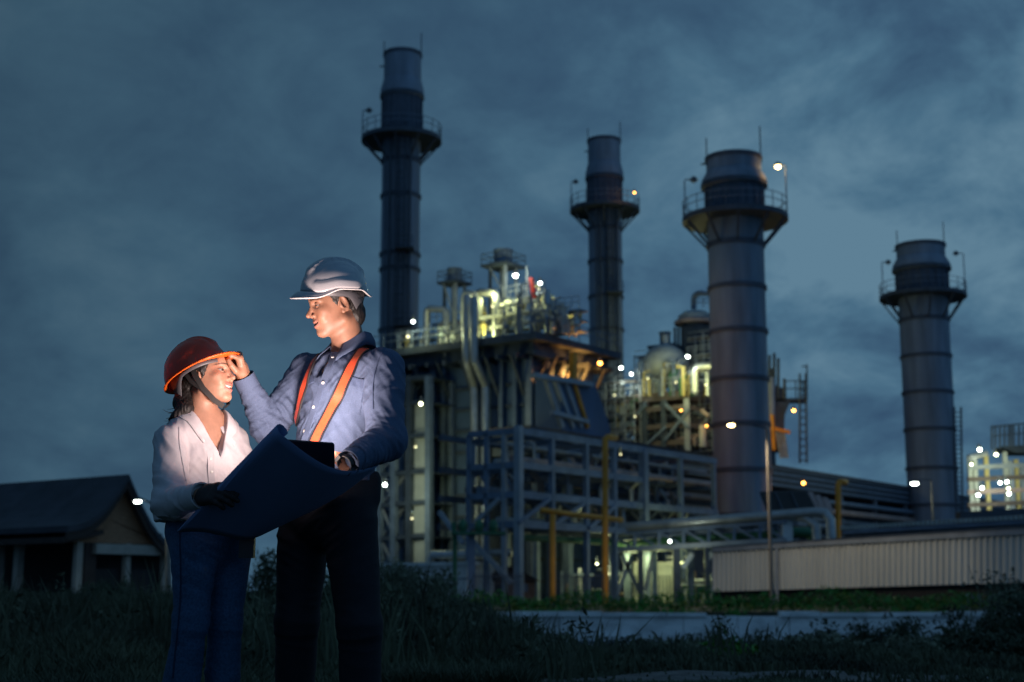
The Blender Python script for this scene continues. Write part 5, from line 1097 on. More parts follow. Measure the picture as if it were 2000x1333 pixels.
v = folds(v, nr, fl, .0028, 20, 3)
shirt = npmesh('denim_shirt', v, F, 'denim_shirt', man); bvM = BVHTree.FromPolygons(v.tolist(), F.tolist())
def hit(px, py, bv, off=.003, back=False):
    d = ray(px, py).normalized(); o = V((0, 0, CAMZ)); h, n, i, dist = bv.ray_cast(o, d)
    if h is None: return None
    n = n if n.dot(d) < 0 else -n
    return h + n * off, n
def sticker(name, m, parent, quad, bv, nu, nv, off=.002, thick=.003, org=None):    # cloth piece laid on a surface, corners as seen from the front
    mb = MB(); g = []
    for j in range(nv + 1):
        for i in range(nu + 1):
            u, w = i / nu, j / nv; p = (V((*quad[0], 0)).lerp(V((*quad[1], 0)), u)).lerp(V((*quad[3], 0)).lerp(V((*quad[2], 0)), u), w); h = hit(p.x, p.y, bv, 0); g.append(h)
    ok = [h for h in g if h]; 
    if len(ok) < len(g): return None
    top = [h[0] + h[1] * (off + thick) for h in g]; bot = [h[0] + h[1] * (off - .004) for h in g]; n_ = len(g); fs = []
    W_ = nu + 1
    for j in range(nv):
        for i in range(nu): a = j * W_ + i; fs.append((a, a + W_, a + W_ + 1, a + 1)); fs.append((n_ + a, n_ + a + 1, n_ + a + W_ + 1, n_ + a + W_))
    rim = [i for i in range(nu)] + [j * W_ + nu for j in range(nv)] + [nv * W_ + i for i in range(nu, 0, -1)] + [j * W_ for j in range(nv, 0, -1)]
    for a, b in zip(rim, rim[1:] + rim[:1]): fs.append((a, b, n_ + b, n_ + a))
    mb._add(top + bot, fs); return mb.build(name, m, parent, True)
def ribbon(px_path, bv, w, off, thick, extra=()):      # strip following a surface; path in the view, converted to real points
    pts = []
    for (x0, y0), (x1, y1) in zip(px_path, px_path[1:]):
        for k in range(6):
            h = hit(x0 + (x1 - x0) * k / 6, y0 + (y1 - y0) * k / 6, bv, off)
            if h: pts.append(h)
    h = hit(*px_path[-1], bv, off)
    if h: pts.append(h)
    P = [p for p, n in pts]; Nn = [n for p, n in pts]
    for _ in range(3):
        P = [P[0]] + [(P[i - 1] + P[i] * 2 + P[i + 1]) / 4 for i in range(1, len(P) - 1)] + [P[-1]]; Nn = [Nn[0]] + [(Nn[i - 1] + Nn[i] * 2 + Nn[i + 1]).normalized() for i in range(1, len(Nn) - 1)] + [Nn[-1]]
    for p, n in extra: P.insert(0, p); Nn.insert(0, n.normalized())
    return P, Nn
def strip(P, Nn, w0, w1, off, thick):
    m = MB(); vs = []; fs = []
    for i, (p, n) in enumerate(zip(P, Nn)):
        t_ = (P[min(i + 1, len(P) - 1)] - P[max(i - 1, 0)]).normalized(); s_ = t_.cross(n).normalized(); n2 = n
        vs += [p + s_ * w0 + n2 * (off + thick), p + s_ * w1 + n2 * (off + thick), p + s_ * w1 + n2 * off, p + s_ * w0 + n2 * off]
    for i in range(len(P) - 1):
        for k in range(4): k2 = (k + 1) % 4; fs.append((i * 4 + k, i * 4 + k2, i * 4 + 4 + k2, i * 4 + 4 + k))
    fs += [(3, 2, 1, 0), tuple(len(vs) - 4 + k for k in range(4))]
    return m._add(vs, fs)
for path in ([(640, 678), (624, 690), (607, 726), (595, 762), (586, 800), (579, 835), (575, 868), (572, 900)], [(728, 668), (706, 690), (688, 718), (672, 752), (655, 788), (638, 822), (622, 850), (608, 885)]):
    P, Nn = ribbon(path, bvM, .016, .004, .002)
    back_ = V(tuple(-mF)); a0 = P[0]
    for k in range(1, 16):                                           # over the shoulder and down the back
        if k < 6: o = a0 + back_ * .022 * k + V((0, 0, .3)); h, n, _, _ = bvM.ray_cast(o, V((0, 0, -1)))
        else: o = V((P[0].x, P[0].y, a0.z - .012 - .03 * (k - 6))) + back_ * .4; h, n, _, _ = bvM.ray_cast(o, -back_)
        if h is not None and (h - P[0]).length < .16: P.insert(0, h); Nn.insert(0, n)
    for _ in range(2): P = [P[0]] + [(P[i - 1] + P[i] * 2 + P[i + 1]) / 4 for i in range(1, len(P) - 1)] + [P[-1]]
    sp = strip(P, Nn, -.0155, .0155, .004, .003).build('brace_strap', 'strap_orange', man, True)
    ed = strip(P, Nn, -.0215, -.0150, .0025, .005); e2_ = strip(P, Nn, .0150, .0215, .0025, .005); ed._add(e2_.v, e2_.f); ed.build('strap_edging', 'strap_edge', sp, True)
# placket, pockets, buttons
def seam(name, pts, w, parent, bv, m, off=.0012, th=.0016):
    P, Nn = ribbon(pts, bv, w, 0, 0); return strip(P, Nn, -w / 2, w / 2, off, th).build(name, m, parent, True)
seam('placket', [(655, 690), (642, 722), (628, 758), (616, 795), (604, 832), (594, 868)], .030, man, bvM, 'denim_shirt', .001, .0025)
for px, py in ((650, 700), (632, 749), (614, 796), (596, 843)):
    h = hit(px, py, bvM, .004)
    if h:
        m = MB(); q = V((0, 0, 1)).rotation_difference(h[1]); m.lathe([(.0055, 0), (.0058, .002), (.004, .003)], (0, 0, 0), 12); m.v = [tuple(q @ V(v_) + h[0]) for v_ in m.v]; m.build('button', 'button_white', man, True)
for nm, q in (('chest_pocket', [(676, 752), (711, 757), (702, 812), (664, 806)]), ('pocket_flap', [(672, 734), (711, 742), (709, 760), (670, 750)]), ('pocket_flap', [(588, 746), (611, 732), (613, 746), (586, 762)])):
    sticker(nm, 'denim_shirt' if nm == 'chest_pocket' else 'denim_seam', man, q, bvM, 8, 6, .0012, .002)
seam('shoulder_seam', [(746, 690), (738, 705), (731, 730), (728, 760), (729, 800)], .004, man, bvM, 'denim_seam')
def cuff(w_, e_, r_, rad, name, m, parent):
    ax = V(tuple((w_ - e_) / np.linalg.norm(w_ - e_))); c0 = V(tuple(e_ + (w_ - e_) * r_)); q = V((0, 0, 1)).rotation_difference(ax); mb = MB().lathe([(rad * .86, .010), (rad, .012), (rad * 1.02, -.02), (rad * 1.0, -.052), (rad * .9, -.052)], (0, 0, 0), 24, False); mb.v = [tuple(q @ V(v_) + c0) for v_ in mb.v]; return mb.build(name, m, parent, True)
cuff(wrR, elR, .95, .041, 'cuff', 'denim_shirt', man); cuff(wrL, elL, .88, .0435, 'cuff', 'denim_shirt', man)
# collar: a folded band with two points
def collar(name, m, parent, c, up_, fwd, lft, rx, ry, hgt, drop, tip, gap, bv, point=.035):
    mb = MB(); rows = 6; n = 44; vs = []; fs = []
    for i in range(n + 1):
        th = gap + (2 * math.pi - 2 * gap) * i / n; f_ = math.cos(th); l_ = math.sin(th); k = max(0, f_) ** 2.2          # th=0 front
        rad = fwd * (f_ * ry) + lft * (l_ * rx); z0 = (-.012 - .045 * max(0, f_)) ; edge = 1 - min(1, min(i, n - i) / 7)
        out_ = rad.normalized()
        base = c + rad * 1.02 + up_ * z0; top = c + rad * 1.0 + up_ * (z0 + hgt * (1 - .35 * k)); fold = c + rad * 1.05 + up_ * (z0 + hgt * (1 - .35 * k) + .003); low = c + rad * (1.0 + drop[0] / rx) + out_ * .004 + up_ * (z0 + hgt * (1 - .35 * k) - drop[1] - point * edge) + fwd * (tip * edge) + lft * (math.copysign(.012, l_) * edge)
        mid = fold.lerp(low, .5) + out_ * .004
        def settle(p, e_):
            h, n_, _, _ = bv.find_nearest(p)
            return h + n_ * e_ if h is not None and (p - h).dot(n_) < e_ else p
        mid, low = settle(mid, .006), settle(low, .004)
        vs += [base, base.lerp(top, .6) + out_ * .001, top, fold, mid, low]
    for i in range(n):
        for k in range(rows - 1): fs.append((i * rows + k, i * rows + rows + k, i * rows + rows + k + 1, i * rows + k + 1))
    mb._add(vs, fs); ob = mb.build(name, m, parent, True); md = ob.modifiers.new('thickness', 'SOLIDIFY'); md.thickness = .0035; md.offset = 0
    return ob
cM = V(tuple(neck0)) + V((.012, 0, .034)); upM = V((.06, .02, 1)).normalized()
collar('collar', 'denim_shirt', man, cM, upM, V(tuple(mF)), V(tuple(mL)), .068, .072, .046, (.018, .046), .016, .50, bvM, point=.030)
# trousers
hipR, hipL = P_(596, 1010, 5.20), P_(684, 1010, 5.04); knR, knL = P_(580, 1215, 5.16), P_(702, 1222, 5.0); anR, anL = P_(574, 1445, 5.28), P_(706, 1455, 5.10)
def man_trs(P):
    d = ell(P, pelM + A_((0, 0, .0)), (.176, .130, .15), TA); d = smin(d, rbox(P, pelM + A_((0, 0, .06)), (.172, .122, .08), .05, TA), .04)
    for h_, k_, a_ in ((hipR, knR, anR), (hipL, knL, anL)):
        d = smin(d, chain(P, [h_ - Z3 * .03, k_, a_ + Z3 * .03], [.098, .074, .072], .03), .035)
    d = np.maximum(d, P[:, 2] - 1.022)
    return np.maximum(d, .045 - P[:, 2])
v, F, nr = surfnet(man_trs, (-1.0, 4.80, .03), (-.36, 5.48, 1.08), .0055)
v = folds(v, nr, [(knR, hipR - anR, .003, .06, .12), (knL, hipL - anL, .003, .06, .12), (hipR - Z3 * .08 + mF * .08, A_((.6, 0, 1)), .005, .06, .12), (hipL - Z3 * .08 + mF * .08, A_((-.6, 0, 1)), .005, .06, .12), (anR + Z3 * .12, Z3 + A_((.5, 0, 0)), .004, .06, .12), (anL + Z3 * .12, Z3 - A_((.5, 0, 0)), .004, .06, .12)], .003, 12, 9)
npmesh('trousers', v, F, 'trousers_navy', man)
def shoe(name, an, fwd_, parent, m='shoe_dark', s=1.0):
    fwd_ = fwd_ / np.linalg.norm(fwd_); lf = np.cross(Z3, fwd_); A = np.stack([lf, fwd_, Z3], 1); an = np.array([an[0], an[1], 0])
    f = lambda P: np.maximum(smin(ell(P, an + fwd_ * .07 + Z3 * .03, (.045 * s, .14 * s, .055), A), ell(P, an + Z3 * .06, (.043 * s, .055 * s, .075), A), .03), .002 - P[:, 2])
    v, F, nr = surfnet(f, an - A_((.22, .22, .02)), an + A_((.22, .22, .17)), .006); return npmesh(name, v, F, m, parent)
shoe('shoe', anR, mF, man); shoe('shoe', anL, mF, man)
# belt glimpse and watch
axw = (wrL - elL) / np.linalg.norm(wrL - elL); qv = V((0, 0, 1)).rotation_difference(V(tuple(axw))); mb = MB().lathe([(.0285, -.011), (.031, -.011), (.031, .011), (.0285, .011)], (0, 0, 0), 20, False); mb.cbox((0, .03, 0), (.03, .012, .034)).cbox((0, -.03, 0), (.03, .012, .034)); c0 = V(tuple(wrL + axw * .0)); mb.v = [tuple(qv @ V(v_) + c0) for v_ in mb.v]; mb.build('wristwatch', 'device_black', man, True)
# ================================================================ hard hats
def hat(kind, label, O, Rm, holder):
    t = thing('hard_hat', label, 'hard hat', tuple(O), 'hard hats', plant=False); O_ = V(tuple(O)); Rm_ = Matrix(Rm.tolist())
    w_ = lambda x, y, z: O_ + Rm_ @ V((x, y, z)) / 100
    n, rows = 72, 22; man_ = kind == 'man'; a_f, a_b, b_s, H_ = (12.4, 12.6, 10.7, 11.8) if man_ else (11.4, 13.2, 11.2, 10.6)
    def rim(th):
        c, s = math.cos(th), math.sin(th); ax = a_f if c > 0 else a_b; r = 1 / math.sqrt((c / ax) ** 2 + (s / b_s) ** 2)
        if man_:
            z = 2.4 + 2.3 * sm((abs(th) - .75) / .75) * sm((2.75 - abs(th)) / .55) + .3 * sm((abs(th) - 2.6) / .5)
            z += .7 * max(0, c) ** 2
            br = 3.2 * max(0, c) ** 2.6 + .45 + 1.0 * max(0, -c) ** 4
        else: z = 1.0; br = 3.9 * max(0, c) ** 1.8 + .9
        return r, z, br
    def shell_pt(th, k, extra=0):
        r, z, br = rim(th); a = k * math.pi / 2; q = math.cos(a) ** (.94); h = math.sin(a) ** 1.0; top = H_ + 3.2
        x, y = math.cos(th) * r * q, math.sin(th) * r * q; zz_ = z + (top - z) * h
        if extra: nx_, ny_, nz_ = math.cos(th) * q, math.sin(th) * q, h * .9; x += nx_ * extra; y += ny_ * extra; zz_ += nz_ * extra
        return x, y, zz_
    vs = []; fs = []
    for j in range(rows + 1):
        for i in range(n):
            th = -math.pi + 2 * math.pi * i / n; k = j / rows * .995; x, y, z = shell_pt(th, k); yy = abs(y); e_ = 0
            if man_:                                                   # raised crown with two creases
                e_ = .95 * sm((3.4 - yy) / .35) * sm((x + 13) / 4) * sm((k - .30) / .18) + .3 * sm((6.3 - yy) / .6) * sm((k - .25) / .2) * sm((8 - x) / 5)
                e_ += .5 * sm((.22 - k) / .05) * sm((abs(th) - .5) / .2) * sm((2.4 - abs(th)) / .3)
            else: e_ = .75 * sm((1.9 - yy) / .4) * sm((k - .25) / .15) + .35 * sm((4.8 - yy) / .5) * sm((k - .3) / .15)
            x, y, z = shell_pt(th, k, e_); vs.append(w_(x, y, z))
    for j in range(rows):
        for i in range(n): i2 = (i + 1) % n; fs.append((j * n + i, j * n + i2, (j + 1) * n + i2, (j + 1) * n + i))
    fs.append(tuple(rows * n + i for i in range(n)))
    m = MB(); m._add(vs, fs); sh_ = m.build('shell', 'helmet_white' if man_ else 'helmet_red', t, True); md = sh_.modifiers.new('thickness', 'SOLIDIFY'); md.thickness = .0028; md.offset = -1
    # brim
    vs = []; fs = []
    for i in range(n):
        th = -math.pi + 2 * math.pi * i / n; r, z, br = rim(th); c, s = math.cos(th), math.sin(th); d = (2.3 if man_ else .35) * max(0, c) ** (1.2 if man_ else 2)
        for k in range(5): q = k / 4; vs.append(w_(c * (r - .1 + br * q), s * (r - .1 + br * q * .9), z - d * q * q - (.25 * q if not man_ else .35 * q)))
    for i in range(n):
        i2 = (i + 1) % n
        for k in range(4): fs.append((i * 5 + k, i * 5 + k + 1, i2 * 5 + k + 1, i2 * 5 + k))
    m = MB(); m._add(vs, fs); bm_ = m.build('brim', 'helmet_white' if man_ else 'helmet_lip', t, True); md = bm_.modifiers.new('thickness', 'SOLIDIFY'); md.thickness = .0032; md.offset = 0
    pts = []
    for i in range(n + 1):
        th = -math.pi + 2 * math.pi * i / n; r, z, br = rim(th); c, s = math.cos(th), math.sin(th); d = (2.3 if man_ else .35) * max(0, c) ** (1.2 if man_ else 2); pts.append(w_(c * (r - .1 + br), s * (r - .1 + br * .9), z - d - (.35 if man_ else .25)))
    MB().tube(pts, .0028 if man_ else .0036, 6, False).build('brim_edge', 'helmet_trim' if man_ else 'helmet_lip', t, True)
    # suspension band inside, dropping behind
    vs = []; fs = []
    for i in range(49):
        th = -math.pi + 2 * math.pi * i / 48; r, z, br = rim(th); c, s = math.cos(th), math.sin(th); k = .94 - .07 * sm((abs(th) - 1.0) / 1.2)
        bkd = sm((abs(th) - 1.75) / .8); z0 = z + .6; z1 = (1.6 if man_ else 0.2) - (5.2 if man_ else 5.6) * bkd + (0 if man_ else -.6); vs += [w_(c * r * k, s * r * k, z0), w_(c * r * (k - .04 * bkd), s * r * (k - .04 * bkd), (z0 + z1) / 2), w_(c * r * (k - .10 * bkd), s * r * (k - .08 * bkd), z1)]
    for i in range(48):
        for k in range(2): fs.append((i * 3 + k, i * 3 + 3 + k, i * 3 + 4 + k, i * 3 + 1 + k))
    m = MB(); m._add(vs, fs); sb = m.build('suspension_band', 'helmet_grey', t, True); md = sb.modifiers.new('thickness', 'SOLIDIFY'); md.thickness = .0025
    if man_:                                                          # slots of the ratchet band
        sl = MB()
        for th, z in ((1.75, 3.6), (2.05, 3.4), (2.35, 3.0), (2.6, 1.6), (2.35, 1.2)):
            r, _, _ = rim(th); c, s = math.cos(th), math.sin(th); tv = Rm_ @ V((-s, c, 0)); p = w_(c * (r * .90 + .15), s * (r * .90 + .15), z); sl.beam(p - tv * .008, p + tv * .008, .003, .0028)
        sl.build('slot', 'device_black', sb)
    return t, w_
HHm = P_(652, 588, 5.08)
hat_m, wm_ = hat('man', 'glossy white hard hat with a ridged crown worn by the man', HHm, frame(R(66), R(-3), R(-11)), man)
m = MB()
for i, (x, z) in enumerate(((-6.5, 2.2), (-8.2, 1.0), (-2.0, 3.5), (-9.3, -.4))): pass
HHw = P_(393, 735, 5.07)
# ================================================================ the woman
woman = thing('person', 'shorter woman in white blouse and blue jeans wearing a red hard hat', 'person', (-1.12, 5.05, 0), None, plant=False)
HW = P_(405, 734, 5.06); RW = frame(R(-74), R(10)); ws = .93
wF = np.array([math.sin(R(42)), -math.cos(R(42)), 0]); wL = np.array([math.cos(R(42)), math.sin(R(42)), 0]); WA = np.stack([wL, wF, Z3], 1)
neckW = P_(393, 822, 5.10); nbW = HW + RW @ np.array([-2.6, 0, -6.5]) / 100 * ws
sR, sL = P_(334, 862, 4.97), P_(452, 866, 5.20); eR, kR = P_(330, 985, 4.84), P_(394, 968, 4.67); eL, kL = P_(492, 985, 5.06), P_(500, 985, 4.86)
chW, beW, peW = P_(396, 905, 5.09), P_(398, 985, 5.09), P_(405, 1045, 5.09)
def wom_hands(P):
    h1 = hand_sdf(P, kR, P_(427, 964, 4.60) - kR, A_((-.25, -.75, .45)), A_((.1, .0, .9)), [(.35, .6, .4), (.42, .62, .4), (.48, .66, .4), (.56, .7, .5)], .88, .08, .3)
    h2 = hand_sdf(P, kL, P_(510, 985, 4.76) - kL, A_((.3, .1, -.9)), A_((-.5, -.2, .1)), [(.3, .4, .3)] * 4, .86, .4, .3); return np.minimum(h1, h2)
def wom_body(P):
    Q = toH(P, HW, RW, ws); dist = np.linalg.norm(P - HW.astype(np.float32), axis=1); near = dist < .28; d = dist - .09
    if near.any(): d[near] = head_sdf(Q[near], True, 1.0) / 100 * ws
    d = smin(d, chain(P, [nbW, neckW, neckW - Z3 * .06], [.046, .048, .058], .02), .02)
    d = smin(d, ell(P, chW + Z3 * .045, (.135, .075, .165), WA), .035)
    d = smin(d, ell(P, beW, (.115, .08, .18), WA), .05); d = smin(d, ell(P, peW, (.135, .10, .11), WA), .05)
    d = smin(d, rc_(P, sR, neckW - Z3 * .03, .042, .045), .03); d = smin(d, rc_(P, sL, neckW - Z3 * .03, .042, .045), .03)
    d = smin(d, chain(P, [sR, eR, kR], [.042, .034, .022], .02), .02); d = smin(d, chain(P, [sL, eL, kL], [.042, .034, .022], .02), .02)
    clav = rc_(P, neckW + wF * .062 - Z3 * .045 - wL * .01, sR + wF * .04, .008, .006); d = smin(d, clav, .015)
    return smin(d, wom_hands(P), .012)
v, F, nr = surfnet(wom_body, (-1.36, 4.60, .76), (-.84, 5.34, 1.50), .0027)
Q = toH(v.astype(np.float32), HW, RW, ws); col = head_color(Q, True, (.40, .212, .142)); far_ = np.linalg.norm(v - HW, axis=1) > .17; col[far_] = (.40, .212, .142)
npmesh('body', v, F, 'skin', woman, col)
def nzq(Q): return np.sin(Q[:, 2] * 3.1 + 1.3 * np.sin(Q[:, 2] * 1.7))
def wom_hair(P):
    Q = toH(P, HW, RW, ws); ay = np.abs(Q[:, 1]); S_ = np.stack([Q[:, 0], ay, Q[:, 2]], 1).astype(np.float32); d = ell(Q, (-.9, 0, 3.2), (10.7, 8.7, 9.1))
    hl = smax(Q[:, 0] - (2.9 + .50 * Q[:, 2] + .10 * nzq(Q)), -2.6 - Q[:, 2] + .8 * np.maximum(0, Q[:, 0] - .5), .5); bk = np.maximum(Q[:, 0] + 2.2, -7.5 - Q[:, 2])
    d = smax(d, np.minimum(hl, bk), .4); d = smax(d, -ell(S_, (-.7, 7.9, -1.6), (2.0, 2.2, 2.6)), .25)
    tail = chain(P, [HW + RW @ np.array([-8.6, -1, -3.5]) / 100, HW + RW @ np.array([-9.0, -3, -8.5]) / 100, P_(362, 800, 5.02), P_(345, 812, 5.01), P_(330, 820, 5.02)], [.034, .034, .026, .014, .004], .02)
    d = smax(d, toH(P, HHw, frame(R(-74), R(27)), 1)[:, 2] - 2.0, .1); return smin(d / 100 * ws, tail, .02)
v, F, nr = surfnet(wom_hair, HW - A_((.20, .16, .22)), HW + A_((.16, .17, .15)), .003); v = v + nr * (.0026 * nz(v * np.array([1, 1, .4]), 170))[:, None]
hair = npmesh('hair', v, F, 'hair_black', woman)
m = MB(); hr_ = random.Random(3)
for i in range(60):
    a0 = HW + RW @ (np.array([-8.6 + hr_.uniform(-1, 1), -2 + hr_.uniform(-2.5, 2), -4 - hr_.uniform(0, 5)])) / 100; b0 = P_(hr_.uniform(318, 372), hr_.uniform(798, 838), 5.0 + hr_.uniform(-.02, .05)); mid = (a0 + b0) / 2 + A_((hr_.uniform(.0, .03), 0, hr_.uniform(-.05, -.02))); n_ = 7
    m.tube([V(tuple(a0 * (1 - k) ** 2 + mid * 2 * k * (1 - k) + b0 * k * k)) for k in [i / n_ for i in range(n_ + 1)]], [.003 * (1 - .85 * i / n_) for i in range(n_ + 1)], 4, False)
m.build('loose_strands', 'hair_black', woman)
hemz = lambda P: P_(330, 1016, 5)[2]
zh = P_(330, 1014, 5.0)[2]
def wom_shirt(P):
    d = ell(P, chW + Z3 * .02, (.164, .108, .20), WA); d = smin(d, ell(P, beW + Z3 * .02, (.164, .118, .21), WA), .06); d = smin(d, rbox(P, beW - Z3 * .02, (.152, .112, .10), .06, WA), .05)
    d = smin(d, ell(P, chW + wF * .055 + Z3 * .0, (.115, .06, .06), WA), .05)
    d = smin(d, rc_(P, sR, neckW - Z3 * .045, .052, .052), .04); d = smin(d, rc_(P, sL, neckW - Z3 * .045, .052, .052), .04)
    d = smin(d, chain(P, [sR, eR + A_((-.0, 0, 0)), eR + (kR - eR) * .95], [.060, .053, .040], .03), .010); d = smin(d, chain(P, [sL, eL, eL + (kL - eL) * .9], [.06, .054, .04], .03), .025)
    d = smax(d, -chain(P, [neckW - Z3 * .012, nbW], [.054, .060], .01), .010)
    q0, q1 = neckW + wF * .060 - Z3 * .02, chW + wF * .115 + Z3 * .075          # open V neck
    dv = ((P - q0.astype(np.float32)) @ Z3.astype(np.float32)); lat = np.abs((P - q0.astype(np.float32)) @ wL.astype(np.float32)); fr = (P - neckW.astype(np.float32)) @ wF.astype(np.float32)
    wid = .050 * np.clip(1 + dv / .125, 0, 1.4); vee = np.maximum(np.maximum(lat - wid, -fr + .012), -.125 - dv); d = smax(d, -vee, .006)
    d = np.maximum(d, (zh - .004 + .03 * ((P - peW.astype(np.float32)) @ wL.astype(np.float32)) * 0) - P[:, 2])
    for w_, e_, r_ in ((kR, eR, .95), (kL, eL, .9)):
        ax = (w_ - e_) / np.linalg.norm(w_ - e_); c0 = e_ + (w_ - e_) * r_; nn = np.linalg.norm(P - c0.astype(np.float32), axis=1) < .08; d = np.where(nn, np.maximum(d, (P - c0.astype(np.float32)) @ ax.astype(np.float32)), d)
    return d
v, F, nr = surfnet(wom_shirt, (-1.38, 4.66, .80), (-.84, 5.36, 1.30), .004)
v = folds(v, nr, [(eR, (eR - sR) - (kR - eR) * .5, .005, .06, .10), ((eR + kR) / 2, kR - eR + A_((0, 0, .06)), .004, .05, .07), ((sR + eR) / 2, A_((.8, 0, .7)), .005, .08, .10), (sR, A_((1, 0, .6)), .004, .05, .08), (beW + wF * .12, A_((1, 0, .15)), .007, .075, .15), (beW - wL * .12, A_((1, 0, -.3)), .007, .06, .12), (chW + wF * .1 + Z3 * -.05, A_((.9, 0, .6)), .004, .05, .10), (chW + wL * .13, A_((.7, 0, .7)), .005, .05, .1), (beW, A_((1, 0, -.55)), .0045, .045, .16), (chW - Z3 * .03, A_((.9, 0, .75)), .003, .035, .11)], .003, 16, 30)
npmesh('white_blouse', v, F, 'cotton_white', woman); bvW = BVHTree.FromPolygons(v.tolist(), F.tolist())
mat('hand_cover_dark', (0.030, 0.022, 0.022), .75, bump=.2, bscale=300)  # thin dark shell over each hand
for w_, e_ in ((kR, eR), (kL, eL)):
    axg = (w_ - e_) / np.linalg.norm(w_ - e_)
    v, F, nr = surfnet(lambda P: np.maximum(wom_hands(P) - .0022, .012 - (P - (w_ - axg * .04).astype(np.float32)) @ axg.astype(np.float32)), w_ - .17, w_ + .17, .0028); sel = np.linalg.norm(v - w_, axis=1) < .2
    npmesh('hand_cover', v, F, 'hand_cover_dark', woman)
cW = V(tuple(neckW)) + V((0, 0, .004)); collar('collar', 'cotton_white', woman, cW + V((0, 0, .014)), V((-.05, .02, 1)).normalized(), V(tuple(wF)), V(tuple(wL)), .062, .062, .030, (.034, .036), .030, .50, bvW, point=.050)
seam('placket', [(408, 880), (411, 905), (413, 930), (414, 955)], .022, woman, bvW, 'cotton_white', .001, .002)
for px, py in ((411, 897), (413, 922), (414, 948)):
    h = hit(px, py, bvW, .003)
    if h: m = MB(); q = V((0, 0, 1)).rotation_difference(h[1]); m.lathe([(.005, 0), (.005, .0015), (.003, .0025)], (0, 0, 0), 10); m.v = [tuple(q @ V(v_) + h[0]) for v_ in m.v]; m.build('button', 'button_white', woman, True)
cuff(kR, eR, .96, .044, 'cuff', 'cotton_white', woman); cuff(kL, eL, .92, .042, 'cuff', 'cotton_white', woman)
seam('armhole_seam', [(350, 836), (350, 860), (353, 885), (358, 915), (362, 940)], .004, woman, bvW, 'cotton_seam')
seam('hem', [(322, 1008), (335, 1010), (350, 1010)], .012, woman, bvW, 'cotton_white')
hpR, hpL = P_(380, 1065, 5.0), P_(448, 1065, 5.14); kwR, kwL = P_(373, 1215, 4.98), P_(440, 1215, 5.10); awR, awL = P_(338, 1450, 5.06), P_(428, 1450, 5.16)
def wom_trs(P):
    d = ell(P, peW - Z3 * .02, (.142, .112, .14), WA); d = smin(d, rbox(P, peW + Z3 * .03, (.128, .098, .06), .045, WA), .04)
    for h_, k_, a_ in ((hpR, kwR, awR), (hpL, kwL, awL)): d = smin(d, chain(P, [h_ - Z3 * .02, k_, a_ + Z3 * .02], [.081, .056, .068], .03), .025)
    return np.maximum(np.maximum(d, P[:, 2] - (zh + .035)), .03 - P[:, 2])
v, F, nr = surfnet(wom_trs, (-1.42, 4.72, .02), (-.88, 5.40, .92), .005)
v = folds(v, nr, [(kwR, hpR - awR, .0028, .05, .10), (kwL, hpL - awL, .0028, .05, .10), (awR + Z3 * .16, Z3 + A_((.6, 0, 0)), .004, .07, .14), (awL + Z3 * .16, Z3 - A_((.6, 0, 0)), .004, .07, .14), (hpR - Z3 * .06 + wF * .06, A_((.6, 0, 1)), .004, .05, .1)], .0025, 14, 50)
npmesh('jeans', v, F, 'jeans_blue', woman); bvJ = BVHTree.FromPolygons(v.tolist(), F.tolist())
mat('jeans_seam', (0.012, 0.032, 0.075), .85); seam('side_seam', [(352, 1040), (353, 1090), (354, 1150), (350, 1210), (343, 1270), (338, 1325)], .006, woman, bvJ, 'jeans_seam')
shoe('shoe', awR, wF, woman, s=.9); shoe('shoe', awL, wF, woman, s=.9)
hat_w, ww_ = hat('woman', 'red hard hat with a glowing orange brim worn by the woman', HHw, frame(R(-74), R(27)), woman)
# chin strap: two legs from the band that meet under the chin
def flat_strap(pts, nrm, w):
    P = [V(tuple(p)) for p in pts]; return strip(P, [V(tuple(nrm)).normalized()] * len(P), -w / 2, w / 2, 0, .0025)
chin = HW + RW @ np.array([5.6, -1.0, -13.6]) / 100 * ws
rs_ = [HW + RW @ np.array(q) / 100 * ws for q in ([-1.6, -8.9, 2.6], [-.2, -9.2, -1.5], [1.6, -8.0, -6.5], [4.0, -4.9, -11.2], [5.9, -1.6, -13.8])]
ls_ = [HW + RW @ np.array(q) / 100 * ws for q in ([5.9, -1.2, -13.9], [6.2, 1.8, -12.9], [4.8, 5.2, -9.5], [1.5, 8.0, -4.5], [-1.6, 8.9, 2.6])]
m = flat_strap(rs_, RW @ np.array([.25, -1, -.1]), .019); m2 = flat_strap(ls_, RW @ np.array([.55, .2, -1.0]), .018); m._add(m2.v, m2.f); m.build('chin_strap', 'webbing_black', hat_w, True)
r2 = [HW + RW @ np.array(q) / 100 * ws for q in ([-4.8, -8.6, 1.0], [-2.6, -8.9, -3.0], [1.2, -8.0, -6.8])]; flat_strap(r2, RW @ np.array([.1, -1, -.1]), .014).build('rear_strap', 'webbing_black', hat_w, True)
